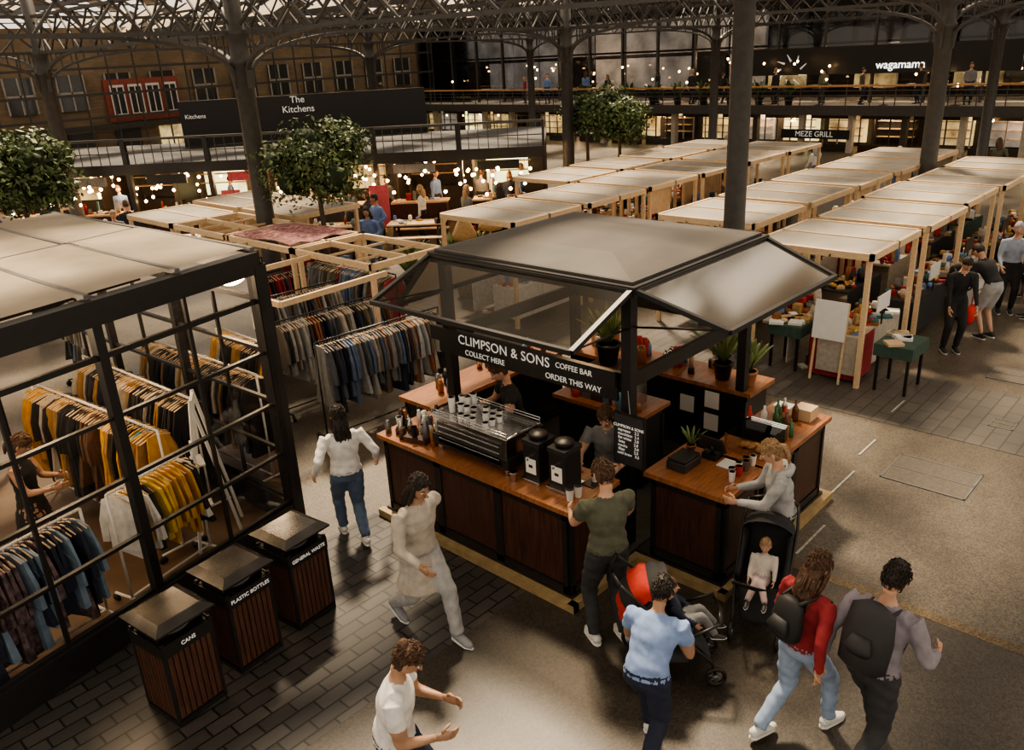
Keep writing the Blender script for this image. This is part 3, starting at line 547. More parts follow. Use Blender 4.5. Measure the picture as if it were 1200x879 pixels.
def rack(name,p,q,z,gcols,sp=.06,L=.72,frame=WHITE,h2=None):
    m=MB(); p=V(p);q=V(q);d=(q-p);Ln=d.length;d.normalize();sd=V((-d.y,d.x,0))
    m.tube([p+V((0,0,z)),q+V((0,0,z))],[.014]*2,frame,8)
    for e in (p,q):
        m.tube([e+V((0,0,.1)),e+V((0,0,z))],[.014]*2,frame,8); m.tube([e-sd*.25+V((0,0,.1)),e+sd*.25+V((0,0,.1))],[.014]*2,frame,8)
        for sg in (-1,1): m.cyl(e+sd*.25*sg-d*.012+V((0,0,.045)),e+sd*.25*sg+d*.012+V((0,0,.045)),.045,BLK,n=12)
    m.tube([p+V((0,0,.12)),q+V((0,0,.12))],[.012]*2,frame,8)
    t=.08
    while t<Ln-.06:
        c=p+d*t+V((0,0,z-.07)); a=math.atan2(sd.y,sd.x)+U(-.22,.22)
        T=Matrix.Translation(c)@Matrix.Rotation(a,4,'Z')@Matrix.Rotation(U(-.05,.05),4,'Y')
        m.tube([c+V((0,0,-.0)),c+V((0,0,.05)),c+sd*.02+V((0,0,.085))],[.003]*3,CHR,5)
        m.tube([c-sd*.18-V((0,0,.05)),c+V((0,0,.005)),c+sd*.18-V((0,0,.05))],[.008]*3,PINE,6)
        gc=gcols[int(t/Ln*len(gcols))%len(gcols)] if R()<.6 else random.choice(gcols)
        garment(m,T,gc,L*U(.8,1.18),R()<.8,U(.18,.24),sp*.85); t+=sp*U(.7,1.2)
    return m.finish(name)
dk=[C('slate',(.07,.08,.1)),C('charcoal',(0,0,0)),C('denim',(0,0,0)),C('khaki',(.14,.13,.09)),C('stone',(.34,.32,.29)),C('tweed',(.16,.13,.1)),C('grey',(0,0,0)),C('navy',(0,0,0)),C('rust',(.25,.09,.04)),C('pale_grey',(0,0,0)),C('beige',(0,0,0)),C('black',(0,0,0))]
rack('clothes_rack',(5.75,9.15,0),(7.85,9.0,0),1.5,dk,.05,.85,BLK); rack('clothes_rack',(5.9,10.45,0),(7.95,10.35,0),1.5,dk[::-1],.05,.85,BLK)
rack('clothes_rack',(6.0,11.8,0),(8.0,11.7,0),1.5,dk,.055,.82,BLK); rack('clothes_rack',(6.1,13.1,0),(8.1,13.0,0),1.55,[NAVY,JEAN,WHI,REDT,BLKC],.055,.8,BLK)
rack('clothes_rack',(6.3,14.4,0),(8.1,14.3,0),1.55,[BLKC,JEAN,REDT,GREYC,C('rust',(0,0,0))],.06,.8,BLK); rack('clothes_rack',(6.5,15.8,0),(8.2,15.7,0),1.55,dk[::-1],.06,.8,BLK)
rack('clothes_rack',(4.8,9.6,0),(4.72,12.0,0),1.5,dk,.055,.85,BLK); rack('clothes_rack',(4.65,12.4,0),(4.6,14.8,0),1.5,dk[::-1],.06,.85,BLK)
YEL=C('mustard',(.58,.31,.045)); YEL2=C('yellow',(.66,.43,.055)); GOL=C('ochre',(.33,.19,.07))
rack('clothes_rack',(3.1,8.15,0),(2.78,10.9,0),1.5,[C('teal',(.05,.14,.15)),BLKC,YEL,C('brown',(.13,.07,.04)),BLKC,GOL,BEI,YEL],.055,.95)
rack('clothes_rack',(3.3,7.9,0),(2.3,7.62,0),1.28,[BLKC,YEL,WHI,YEL2,WHI,WHI],.055,.66)
rack('clothes_rack',(2.05,7.62,0),(.2,7.18,0),1.25,[NAVY,NAVY,NAVY,FLOR,FLOR,GOL,C('blue_grey',(.2,.28,.38)),C('blue_grey',(0,0,0))],.055,.88)
rack('clothes_rack',(1.4,9.6,0),(1.15,12.0,0),1.5,[YEL,GOL,BLKC,WHI],.06,.85); rack('clothes_rack',(3.75,8.7,0),(3.6,11.4,0),1.5,[BLKC,CHAR,GOL,NAVY,BEI],.06,.9)
m=MB()
for x in (0,.55): m.beam((3.20+x*.3,7.98+x*.5,0),(3.45+x*.3,8.03+x*.5,1.75),.03,.03,WHITE); m.beam((3.75+x*.3,8.05+x*.5,0),(3.45+x*.3,8.03+x*.5,1.75),.03,.03,WHITE)
m.beam((3.45,8.03,1.72),(3.615,8.3,1.72),.03,.03,WHITE)
for z in (.5,1.0): m.box((3.45,8.15,z),(.12,.3,.02),WHITE,rz=-.3); m.box((3.42,8.15,z+.12),(.02,.2,.2),PAPER,rz=-.3)
m.finish('display_stand')
# ------------------------------------------------------------------ bins
def bin_(x,y,rz,label):
    m=MB(); m.M=Matrix.Translation(V((x,y,0)))@Matrix.Rotation(rz,4,'Z')@Matrix.Scale(.93,4)
    w=.245; m.bx(-w,w,-w,w,.0,.05,BLK); m.bx(-w+.02,w-.02,-w+.02,w-.02,.05,.86,BLK)
    for sx in (-1,1):
        for sy in (-1,1): m.box((sx*(w-.015),sy*(w-.015),.46),(.03,.03,.86),BLK)
    for i in range(8):
        c=-w+.055+i*(2*w-.11)/7
        m.box((c,-w+.012,.41),(.043,.02,.66),SLAT); m.box((c,w-.012,.41),(.043,.02,.66),SLAT); m.box((-w+.012,c,.41),(.02,.043,.66),SLAT); m.box((w-.012,c,.41),(.02,.043,.66),SLAT)
    for y_ in (-w,w): m.box((0,y_,.80),(2*w,.015,.13),BLK); m.box((y_,0,.80),(.015,2*w,.13),BLK)
    m.tube([(0,0,.865),(0,0,.87)],[.17,.17],GREY,20)
    for sx in (-1,1): m.box((sx*(w-.03),.0,.94),(.02,.3,.16),BLK)
    a=.285; z0=1.0; z1=1.05; i_=.2
    vs=[(-a,-a,z0),(a,-a,z0),(a,a,z0),(-a,a,z0),(-i_,-i_,z1),(i_,-i_,z1),(i_,i_,z1),(-i_,i_,z1),(-a,-a,z0-.02),(a,-a,z0-.02),(a,a,z0-.02),(-a,a,z0-.02)]
    m.add(vs,[(4,5,6,7),(0,1,5,4),(1,2,6,5),(2,3,7,6),(3,0,4,7),(8,9,1,0),(9,10,2,1),(10,11,3,2),(11,8,0,3),(11,10,9,8)],LID)
    ob=m.finish('litter_bin',origin=(x,y,0)); 
    r=V((math.cos(rz),math.sin(rz),0)); n=V((math.sin(rz),-math.cos(rz),0)); text(ob,label,.05,V((x,y,.745))+n*(w*.93+.012),r,ZU,SIGNW)
bin_(2.02,5.95,math.radians(7),'CANS'); bin_(2.68,6.12,math.radians(7),'PLASTIC BOTTLES'); bin_(3.35,6.22,math.radians(7),'GENERAL WASTE')
# ------------------------------------------------------------------ strollers
def wheel(m,c,r,ax,w=.03):
    c=V(c);ax=V(ax).normalized(); n=18; a=ax.orthogonal().normalized(); b=ax.cross(a)
    pts=[c+(a*math.cos(2*math.pi*i/n)+b*math.sin(2*math.pi*i/n))*r*.85 for i in range(n+1)]
    m.tube(pts,[w*.6]*(n+1),BLK,8,xref=ax,caps=False); m.cyl(c-ax*w*.6,c+ax*w*.6,r*.25,GREY,n=10)
    for i in range(6): m.cyl(c,c+(a*math.cos(i*1.047)+b*math.sin(i*1.047))*r*.8,.007,GREY,n=5)
def stroller(name,x,y,hd,fab,hoodc,frame=BLK):
    m=MB(); m.M=Matrix.Translation(V((x,y,0)))@Matrix.Rotation(math.radians(hd-90),4,'Z')
    for sg in (-1,1):
        wheel(m,(sg*.2,.34,.09),.09,(1,0,0)); wheel(m,(sg*.26,-.28,.13),.13,(1,0,0))
        m.tube([(sg*.2,.34,.1),(sg*.2,.30,.24),(sg*.23,.05,.5),(sg*.24,-.30,.86),(sg*.22,-.45,1.02)],[.014]*5,frame,8)
        m.tube([(sg*.26,-.28,.13),(sg*.24,-.02,.52)],[.014]*2,frame,8); m.tube([(sg*.24,.08,.5),(sg*.2,.36,.62)],[.012]*2,frame,8)
    m.tube([(-.22,-.45,1.02),(-.1,-.50,1.03),(.1,-.50,1.03),(.22,-.45,1.02)],[.018]*4,frame,8); m.tube([(-.26,-.28,.13),(.26,-.28,.13)],[.012]*2,frame,8)
    m.tube([(-.2,.36,.62),(0,.40,.62),(.2,.36,.62)],[.018]*3,frame,8)
    m.tube([(0,-.30,.92),(0,-.22,.62),(0,-.08,.44),(0,.16,.42),(0,.24,.3),(0,.30,.2)],[(.17,.03),(.19,.04),(.2,.045),(.19,.04),(.15,.025),(.13,.02)],fab,12,k=3)
    for sg in (-1,1): m.tube([(sg*.19,-.25,.8),(sg*.2,-.1,.6),(sg*.2,.12,.52)],[(.03,.09),(.03,.1),(.025,.06)],fab,8,k=2)
    m.tube([(0,-.30,.24),(0,.12,.22)],[(.19,.09),(.17,.06)],fab,12)
    vs=[];fs=[];nu,nv=12,8
    for i in range(nu+1):
        a=-.35+ (math.pi*.72)*i/nu; rib=1+.035*math.cos(i*math.pi)
        for j in range(nv+1):
            b=-math.pi/2+math.pi*j/nv; px=.23*math.sin(b); rr=.30*(.55+.45*math.cos(b))*rib
            vs.append((px,-.16+rr*math.cos(math.pi-a),.70+rr*1.1*math.sin(a)))
    for i in range(nu):
        for j in range(nv): fs.append((i*(nv+1)+j,i*(nv+1)+j+1,(i+1)*(nv+1)+j+1,(i+1)*(nv+1)+j))
    hm=[hoodc if (i//3)%2==0 or hoodc.name!='cloth_stroller_red' else C('black',(0,0,0)) for i in range(nu) for j in range(nv)]
    m.add(vs,fs,hoodc,True,hm)
    return m.finish(name,origin=(x,y,0))
stroller('baby_stroller',5.98,2.74,198,C('black',(0,0,0)),C('black',(0,0,0)))
person('baby_in_stroller',5.93,2.72,198,h=.74,z0=.02,lean=-32,pz=1.16,feet=((-.18,.78,1.0),(.18,.74,.95)),hands=((-.28,.36,1.2),(.26,.34,1.15)),look=(0,25),hs=1.45,top=C('cream',(.55,.5,.45)),bot=C('pink_grey',(.38,.3,.3)),hair=HAIRL,style='short',vox=.03,bulk=1.2)
REDH=C('stroller_red',(.46,.035,.022)); stroller('pushchair',4.93,3.02,-50,C('charcoal',(0,0,0)),REDH)
person('child_in_pushchair',4.95,2.98,-50,h=.85,z0=.0,lean=-20,pz=1.05,feet=((-.14,.66,.8),(.14,.62,.78)),hands=((-.24,.32,1.1),(.22,.34,1.05)),look=(0,10),hs=1.35,top=NAVY,bot=GREYC,hair=HAIRB,vox=.03,bulk=1.2)
# ------------------------------------------------------------------ market stalls
def clutter(m,x0,x1,y0,y1,z,n,pal,hmax=.2):
    for i in range(n):
        x=U(x0+.05,x1-.05);y=U(y0+.05,y1-.05);c=random.choice(pal);t=R()
        if t<.45: m.box((x,y,z+.02),(U(.1,.25),U(.1,.25),.04),c,rz=U(0,1)); 
        elif t<.7: h=U(.05,hmax); m.box((x,y,z+h/2),(U(.06,.16),U(.06,.16),h),c,rz=U(0,1))
        elif t<.9: r=U(.03,.07);h=U(.06,hmax); m.lathe((x,y,z),[(r*.6,0),(r,h*.5),(r*.7,h),(r*.5,h)],c,9)
        else: m.ball((x,y,z+.05),(U(.04,.08),U(.04,.08),.05),c,8,6)
gp=[PAPER,RED,C('blue',(0,0,0)),M('brassware',(.5,.3,.08),.3,.7),M('wicker',(.42,.28,.13),.8,0,.3,40),C('dark_red',(0,0,0)),PINE2,BLK,C('teal',(.05,.14,.15)),GREYC,M('jar_amber',(0,0,0)),C('cream',(0,0,0))]
SZ=1.98
def stall(x0,y0,x1,y1,canv,panel=0,cover=True,goods=True):
    m=MB(); pw=.07
    for x in (x0+pw,x1-pw):
        for y in (y0+pw,y1-pw): m.bx(x-pw/2,x+pw/2,y-pw/2,y+pw/2,0,SZ,PINE)
    for y in (y0+.03,y1-.03): m.bx(x0,x1,y-.03,y+.03,SZ-.0,SZ+.10,PINE)
    for x in (x0+.03,x1-.03): m.bx(x-.03,x+.03,y0,y1,SZ-.0,SZ+.10,PINE)
    xm=(x0+x1)/2; m.bx(xm-.02,xm+.02,y0,y1,SZ,SZ+.10,PINE)
    for y in (y0+(y1-y0)/3,y0+(y1-y0)*2/3): m.bx(x0,x1,y-.012,y+.012,SZ+.0,SZ+.04,PINE)
    if cover:
        for xa,xb in ((x0+.06,xm-.02),(xm+.02,x1-.06)):
            vs=[];fs=[];nu=6
            for i in range(nu+1):
                for j in range(nu+1):
                    a=i/nu;b=j/nu; vs.append((xa+(xb-xa)*a,y0+.06+(y1-y0-.12)*b,SZ+.085-.055*math.sin(math.pi*a)*math.sin(math.pi*b)))
            for i in range(nu):
                for j in range(nu): q=i*(nu+1)+j; fs.append((q,q+1,q+nu+2,q+nu+1))
            m.add(vs,fs,canv,True)
    if panel&1: m.bx(x0+.04,x0+.06,y0+.1,y1-.1,.9,1.85,PINE2)
    if panel&2: m.bx(x0+.1,x1-.1,y1-.08,y1-.06,.2,1.9,PINE2)
    if panel&4: m.bx(x0+.1,x0+.9,y0+.06,y0+.08,1.45,1.95,PINE2)
    m.finish('market_stall')
    if goods:
        m=MB(); cl=random.choice([WHI,BEI,C('table_green',(.05,.09,.07)),REDT,CHAR,PINE2])
        m.bx(x0+.15,x1-.15,y0+.15,y0+.75,.72,.76,cl); m.bx(x0+.15,x1-.15,y0+.14,y0+.155,.15,.76,cl); m.bx(x0+.14,x0+.155,y0+.15,y0+.75,.15,.76,cl); m.bx(x0+.15,x1-.15,y0+.74,y0+.755,.15,.74,cl)
        clutter(m,x0+.15,x1-.15,y0+.15,y0+.75,.76,40,gp)
        m.bx(x0+.25,x1-.25,y1-.6,y1-.15,.7,.74,cl); m.bx(x0+.25,x1-.25,y1-.61,y1-.59,.1,.7,cl); clutter(m,x0+.25,x1-.25,y1-.6,y1-.15,.74,28,gp,.35); clutter(m,x0+.2,x1-.2,y0+.8,y1-.65,.0,8,[PAPER,PINE2,BLK,GREYC],.35)
        m.bx(xm-.25,xm+.25,y0+.12,y0+.14,1.0,1.25,random.choice([PAPER,BLK,WAL])); m.bx(xm-.01,xm+.01,y0+.12,y0+.14,.76,1.0,BLK)
        m.finish('goods_table')
def row(xs,n,y0,y1,stp=2.25):
    for i in range(n): dy=U(-.06,.06); stall(xs+i*stp,y0+dy,xs+i*stp+stp-U(.12,.3),y1+dy,random.choice([CANV,CANV2,CANV2,CANV]),0 if i==0 else random.choice([0,2,0,4,4]))
row(11.8,5,4.12,6.0); row(12.95,5,6.5,8.5); row(11.0,6,10.3,12.35); row(15.4,4,12.6,14.4)
for i in range(4): stall(7.5,10.05+i*2.2,9.0,10.05+i*2.2+2.12,CANV,0,i==3,False)
for i in range(2): stall(9.3,10.3+i*2.2+4.6,11.0,12.4+i*2.2+4.6,CANV2,2,True,True)
m=MB()
for y in (9.6,11.6,13.6): m.beam((5.6,y,2.0),(7.5,y+.1,2.0),.05,.08,PINE)
m.beam((5.6,9.6,2.0),(5.6,13.6,2.0),.05,.08,PINE)
for y in (13.6,): m.bx(5.57,5.63,y-.03,y+.03,0,2.0,PINE)
m.finish('timber_stall_frame')
m=MB(); vs=[(7.6+1.3*a/6,12.4+1.9*b/6,2.1+.03*math.sin(a*2+b)) for a in range(7) for b in range(7)]
m.add(vs,[(a*7+b,a*7+b+1,a*7+b+8,a*7+b+7) for a in range(6) for b in range(6)],M('patterned_throw',(.40,.19,.18),.9,0,.7,12)); m.finish('patterned_throw_over_stall')
rack('clothes_rack',(8.15,10.3,0),(8.15,12.6,0),1.75,[REDT,NAVY,JEAN,C('khaki',(0,0,0)),GREYC],.08,.8,BLK)
def trestle(x0,x1,y0,y1,cl,drop=.5,n=14):
    m=MB(); m.bx(x0,x1,y0,y1,.71,.75,cl)
    for x in (x0+.06,x1-.06):
        for y in (y0+.06,y1-.06): m.bx(x-.02,x+.02,y-.02,y+.02,0,.71,BLK)
    if drop: m.bx(x0-.005,x0+.005,y0,y1,.75-drop,.75,cl); m.bx(x0,x1,y0-.005,y0+.005,.75-drop,.75,cl)
    clutter(m,x0,x1,y0,y1,.75,n,[PAPER,PINE2,M('old_books',(.4,.36,.28),.7,0,.3,20),gp[4]],.06); m.finish('trestle_table')
GT=C('table_green',(0,0,0)); trestle(11.95,12.6,5.15,5.7,GT,.18,12); trestle(11.9,12.6,3.45,4.0,GT,.18,10); trestle(12.0,12.6,4.25,5.0,REDT,.7,4); trestle(16.0,17.6,3.75,4.05,WHI,.6,12); trestle(11.9,12.5,6.2,6.7,GREYC,.3,10); trestle(19.0,20.4,3.7,4.05,BEI,.6,14)
m=MB(); m.beam((11.85,4.45,0),(12.0,4.45,1.25),.03,.03,PINE); m.beam((11.85,4.9,0),(12.0,4.9,1.25),.03,.03,PINE); m.box((11.9,4.68,.98),(.02,.5,.6),PAPER,T=Matrix.Rotation(.1,4,'Y')); m.finish('display_easel')
m=MB(); m.tube([(15.1,3.55,.28),(15.1,3.55,.35),(15.1,3.55,.55),(15.1,3.55,.6)],[(.1,.05),(.15,.08),(.14,.07),(.1,.02)],M('red_bag',(.6,.03,.02),.6),12); m.tube([(15.03,3.55,.58),(15.1,3.55,.75),(15.17,3.55,.58)],[.008]*3,RED,6); m.finish('red_shopping_bag')
# ------------------------------------------------------------------ columns and roof
cols_=[(11.2,5.98),(8.9,15.3),(21.1,17.2),(21.1,6.35),(35,20),(35,8.7),(8.9,25.6),(22,28),(35,31)]
for ci,(x,y) in enumerate(cols_):
    kk=.86 if ci==0 else 1
    m=MB(); m.lathe((x,y,0),[(r*kk,z) for r,z in [(.30,0),(.30,.25),(.25,.32),(.19,.4),(.18,5.0),(.225,5.04),(.225,5.12),(.18,5.16),(.17,5.45),(.24,5.55),(.24,5.62),(.16,5.66),(.16,7.9)] if ci or not 4.9<z<5.3],STEEL,24)
    for dx,dy in ((1,0),(-1,0),(0,1),(0,-1)):
        if ci==0: break
        pts=[(4.75+.85*math.sin(i/10*math.pi/2)**.8 if i else 4.6,.17+3.4*(1-math.cos(i/10*math.pi/2))) for i in range(11)]
        for i in range(10):
            a=V((x+dx*pts[i][1],y+dy*pts[i][1],pts[i][0])); b=V((x+dx*pts[i+1][1],y+dy*pts[i+1][1],pts[i+1][0])); m.beam(a,b,.09,.06,STEEL)
            if i>2: m.beam(a,V((a.x,a.y,5.65)),.03,.03,STEEL,up=V((0,1,0)))
    m.finish('iron_column')
def girder(p,q,zb=5.6,zt=6.5,st=.9,w=.07):
    m=MB(); p=V((*p,0));q=V((*q,0)); L=(q-p).length; n=max(2,int(L/st)); d=(q-p)/n
    for z in (zb,zt): m.beam(p+V((0,0,z)),q+V((0,0,z)),w*1.5,w,STEEL)
    for i in range(n):
        a=p+d*i;b=p+d*(i+1); m.beam(a+V((0,0,zb)),b+V((0,0,zt)),w*.6,w*.6,STEEL); m.beam(a+V((0,0,zt)),b+V((0,0,zb)),w*.6,w*.6,STEEL)
    m.finish('roof_truss')
E_=[(0,3),(3,5),(1,2),(2,4),(0,1),(1,6),(2,3),(2,7),(4,5),(4,8),(6,7),(7,8)]
for a,b in E_: girder(cols_[a],cols_[b])
girder((8.9,15.3),(-6,14),5.6,6.6); girder((21.1,6.35),(21.1,-8)); girder((35,8.7),(35,-8)); girder((35,20),(46,20)); girder((28,-8),(28,40),6.2,7.0); girder((15.5,12),(15.5,34),6.1,6.9); girder((8.9,25.6),(-6,25))
m=MB(); RB=M('roof_boards',(.46,.39,.30),.7,0,.2,3); bay=5
for bx_ in range(-3,13):
    x0=bx_*bay; zr=6.9 if bx_>=4 else 7.9; wd=1.9 if bx_>=4 else 1.6
    for j in range(-4,13):
        y0=j*4.5
        m.add([(x0,y0,zr),(x0,y0+wd,zr),(x0+2.5,y0+wd,zr+1.3),(x0+2.5,y0,zr+1.3)],[(0,1,2,3)],RB)
        m.add([(x0+2.5,y0,zr+1.3),(x0+2.5,y0+wd,zr+1.3),(x0+5,y0+wd,zr),(x0+5,y0,zr)],[(0,1,2,3)],RB)
        for q in (0,2.6): m.beam((x0,y0+q,zr-.05),(x0+2.5,y0+q,zr+1.2),.06,.1,STEEL); m.beam((x0+2.5,y0+q,zr+1.2),(x0+5,y0+q,zr-.05),.06,.1,STEEL)
        m.beam((x0,y0,zr-.05),(x0+5,y0,zr-.05),.04,.06,STEEL)
    m.beam((x0,-18,zr-.1),(x0,58,zr-.1),.15,.2,STEEL)
m.finish('ceiling')
# ------------------------------------------------------------------ back gallery building X=38..44
DK=M('shop_dark',(.06,.05,.042),.5); DKG=M('shop_glass_dark',(.05,.05,.05),.12); PL=M('plaster_pale',(.5,.44,.36),.7); WARMP=M('interior_glow_panel',(.80,.42,.19),.6,0,.85,1.1,em=.9); COOLP=M('glazing_glow_panel',(.5,.46,.41),.3,0,.5,.9,em=.35)  # WARMP, COOLP: interior light and daylight put in as emission, brightening the back
f=MB(); f.bx(44,44.3,-10,56,0,7.2,DK); f.finish('wall_back')
f=MB(); f.bx(41,41.3,-10,56,0,2.0,DK); f.bx(38,44,-10,56,1.76,2.04,PL); f.bx(37.9,38,-10,56,1.66,2.08,STEEL)
for i in range(28):
    y=-8+i*2.3
    f.bx(38.3,38.6,y-.12,y+.12,0,1.75,PL if i%3 else DK); f.bx(40.2,40.4,y-.05,y+.05,2,7,STEEL)
    f.bx(39.0,39.08,y+.15,y+2.15,0,.3,[WAL,DK,STEEL][i%3]); f.bx(39.02,39.04,y+.15,y+2.15,.3,1.4,GLASS)
    for q in (.15,.8,1.5,2.1): f.bx(39.0,39.06,y+q,y+q+.05,.3,1.45,[DK,PL,STEEL][i%3])
    f.bx(39.0,39.1,y+.15,y+2.15,1.42,1.72,[BLK,DK,WAL,STEEL][i%4])
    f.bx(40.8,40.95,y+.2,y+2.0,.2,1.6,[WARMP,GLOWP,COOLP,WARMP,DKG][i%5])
    for z in (.5,.85,1.2): f.bx(40.5,40.8,y+.3,y+1.9,z,z+.03,PINE2)
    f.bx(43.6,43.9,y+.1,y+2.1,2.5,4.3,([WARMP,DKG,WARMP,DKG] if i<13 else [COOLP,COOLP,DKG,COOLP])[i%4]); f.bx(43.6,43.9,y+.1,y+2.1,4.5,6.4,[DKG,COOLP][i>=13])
    f.bx(40.28,40.3,y,y+2.3,4.6,4.7,STEEL)
    f.bx(41.5,42.3,y+.4,y+1.2,2.7,2.76,PINE); f.bx(41.85,41.95,y+.75,y+.85,2.04,2.7,STEEL)
f.bx(40.26,40.32,-10,56,2.04,6.8,SMOKE)
for i in range(60): f.bx(37.93,37.97,-9+i*1.05,-8.96+i*1.05,2.08,2.86,STEEL)
f.bx(37.9,38.0,-10,54,2.86,2.94,M('rail_oak',(.5,.28,.12),.5)); 
for z in (2.3,2.5,2.7): f.bx(37.94,37.96,-10,54,z-.01,z+.01,GREY)
f.bx(40.1,40.25,9,21,3.3,4.5,BLK); f.bx(38.2,38.4,15,18.2,.6,1.0,BLK)
fo=f.finish('gallery_building')
text(fo,'wagamama',.48,(40.05,13.75,3.65),XN,ZU,M('sign_glow',(1,1,1),.5,0,0,em=2)); text(fo,'MEZE GRILL',.34,(38.18,16.6,.8),XN,ZU,SIGNW)
m=MB()
for i in range(9): a=i*.7; m.tube([(40.02,18.8+.5*math.sin(a),3.5+.42*math.cos(a)),(40.02,18.8+.85*math.sin(a+.25),3.5+.75*math.cos(a+.25))],[.05,.015],SIGNW,6)
m.finish('leaf_wreath_sign',parent=fo)
for y in (0,8,16,24,32): plight('gallery_fill',(41.5,y,4.2),170,(1,.70,.42),.4)  # point lights added to lift the dark gallery, besides its visible bulbs
for y in (2,8,14,20,26,32): plight('undercroft_fill',(39.9,y,1.5),80,(1,.68,.38),.3)  # fill lights added to brighten the lower shopfronts
f=MB()
for i in range(110): f.ball((U(38.6,43),U(-2,44),U(3.0,4.2) if i%2 else U(1.2,1.5)),.055,BULB,8,5)
f.finish('pendant_lights')
for i in range(16): person('balcony_diner',38.9+.5*(i%2),1+i*2.3+U(-.5,.5),U(0,360),h=U(1.5,1.75),z0=2.04,top=random.choice(cols),hair=random.choice([HAIRD,HAIRB,HAIRL]),vox=.05,style=random.choice(['short','long']))
for i in range(12):
    f=MB(); y=2.2+i*2.9; f.lathe((38.7,y,2.04),[(.2,0),(.2,.02),(.03,.04),(.03,.68),(.35,.7),(.35,.73)],WAL,14); f.lathe((38.7,y,2.77),[(.03,0),(.03,.12),(.01,.15)],BULB if i%3==0 else PAPER,8); f.finish('balcony_table')
# left far wall Y=46
f=MB(); BR=brickmat('brown_brick',(.34,.23,.13),(.42,.29,.17),(.3,.25,.19),.45,.15,.02,.8,rot=(math.pi/2,0,0)); f.bx(-12,62,46,46.4,0,7.2,BR); WGR=M('window_frame_grey',(.38,.35,.31),.5)
for i in range(22):
    x=-10+i*2.4; f.bx(x,x+1.3,45.85,46,.3,2.2,[DKG,WARMP,DKG][i%3]); f.bx(x,x+1.3,45.85,46,3.3,5.0,DKG)
    for q in (0,.65,1.3): f.bx(x+q-.04,x+q+.04,45.8,45.86,3.3,5.0,WGR)
    f.bx(x,x+1.3,45.8,45.86,4.1,4.2,WGR)
f.bx(18.6,22.6,45.7,45.84,2.6,4.7,M('red_brick',(.3,.08,.055),.7))
for q in range(4): xx=18.9+q*.95; f.bx(xx,xx+.6,45.6,45.7,3.0,4.3,DKG); f.bx(xx-.06,xx+.66,45.58,45.64,2.9,3.0,WHITE); f.bx(xx-.06,xx+.66,45.58,45.64,4.3,4.42,WHITE); f.bx(xx-.06,xx,45.58,45.64,3.0,4.3,WHITE); f.bx(xx+.6,xx+.66,45.58,45.64,3.0,4.3,WHITE); f.bx(xx+.27,xx+.32,45.58,45.64,3.0,4.3,WHITE)
f.bx(-12,60,45.4,45.6,2.3,2.55,STEEL)
for i in range(38): f.bx(-10+i*1.35,-9.94+i*1.35,44.2,44.27,0,7,STEEL)
for z in (2.9,4.0,5.2): f.bx(-12,40,44.18,44.28,z,z+.12,STEEL)
f.finish('wall_left')
# ------------------------------------------------------------------ kitchens deck
P1=V((9.2,26.4,0)); P2=V((18.2,15.7,0)); d=(P2-P1).normalized(); nb=V((-d.y,d.x,0)); 
if nb.dot(V((1,1,0)))<0: nb=-nb
P0=P1-d*8; Lk=(P2-P0).length
f=MB()
def qb(a,b,c,e,z0,z1,mat):
    p=P0+d*((a+b)/2)+nb*((c+e)/2); T=Matrix((d,nb,ZU)).transposed().to_4x4(); f.box((p.x,p.y,(z0+z1)/2),(b-a,e-c,z1-z0),mat,T=T)
DKS=M('deck_steel',(.035,.033,.031),.6)
qb(0,Lk,0,7,2.2,2.45,DKS); qb(0,Lk,-.05,0,2.2,2.5,BLK); qb(0,Lk,4.6,4.8,0,2.2,DK)
nn=int(Lk/2.2)
for i in range(nn+1):
    a=i*Lk/nn; qb(max(0,a-.07),min(Lk,a+.07),.0,.14,0,3.2,BLK)
    for q in range(8): qb(min(Lk-.02,a+q*.28),min(Lk-.01,a+q*.28+.02),.03,.05,2.45,3.15,STEEL)
    if i<nn:
        qb(a+.3,a+1.9,.5,1.0,0,.95,[WAL,PINE2,DK,WAL][i%4]); qb(a+.25,a+1.95,.45,1.05,.95,1.0,PINE2); qb(a+.4,a+1.8,4.4,4.55,.9,1.9,[GLOWP,WARMP,WARMP,DKG][i%4]); qb(a+.1,a+.14,2.5,4.4,0,2.2,DK)
        qb(a+.5,a+1.7,.05,.12,1.9,2.15,[BLK,C('pink',(.5,.1,.13)),DK,GREYC][i%4])
        for z in (1.3,1.6): qb(a+.3,a+1.9,4.2,4.4,z,z+.03,PINE2)
qb(0,Lk,.0,.08,3.15,3.22,STEEL); qb(0,Lk,.02,.05,2.8,2.83,STEEL)
kit=f.finish('kitchens_gallery')
f=MB()
for i in range(210):
    p=P0+d*U(.3,Lk-.3)+nb*U(-1.5,3.6); z=U(1.3,2.1); f.ball((p.x,p.y,z),.048,BULB,8,5); f.cyl((p.x,p.y,z),(p.x,p.y,2.2),.006,BLK,n=4)
f.finish('string_of_pendant_bulbs')
f=MB()
for i in range(nn):
    a=i*Lk/nn; p=P0+d*(a+1.1)+nb*.75; old=f.M; f.M=Matrix.Translation(p)@Matrix((d,nb,ZU)).transposed().to_4x4(); clutter(f,-.8,.8,-.25,.25,1.0,14,gp,.35); f.M=old
f.finish('food_counter_goods')
for i in range(6): 
    p=P0+d*(1.5+i*Lk/6)+nb*1.5; plight('kitchen_lamp',(p.x,p.y,1.9),130,(1,.58,.28))
for i in range(24):
    p=P0+d*U(3,Lk-.5)+nb*U(1.4,3.0) if i%2 else P0+d*U(3,Lk-.5)-nb*U(.5,2.5)
    person('diner',p.x,p.y,U(0,360),h=U(1.6,1.8),top=random.choice(cols),bot=BLKC,hair=random.choice([HAIRD,HAIRB,HAIRL]),vox=.045,style=random.choice(['short','long']))
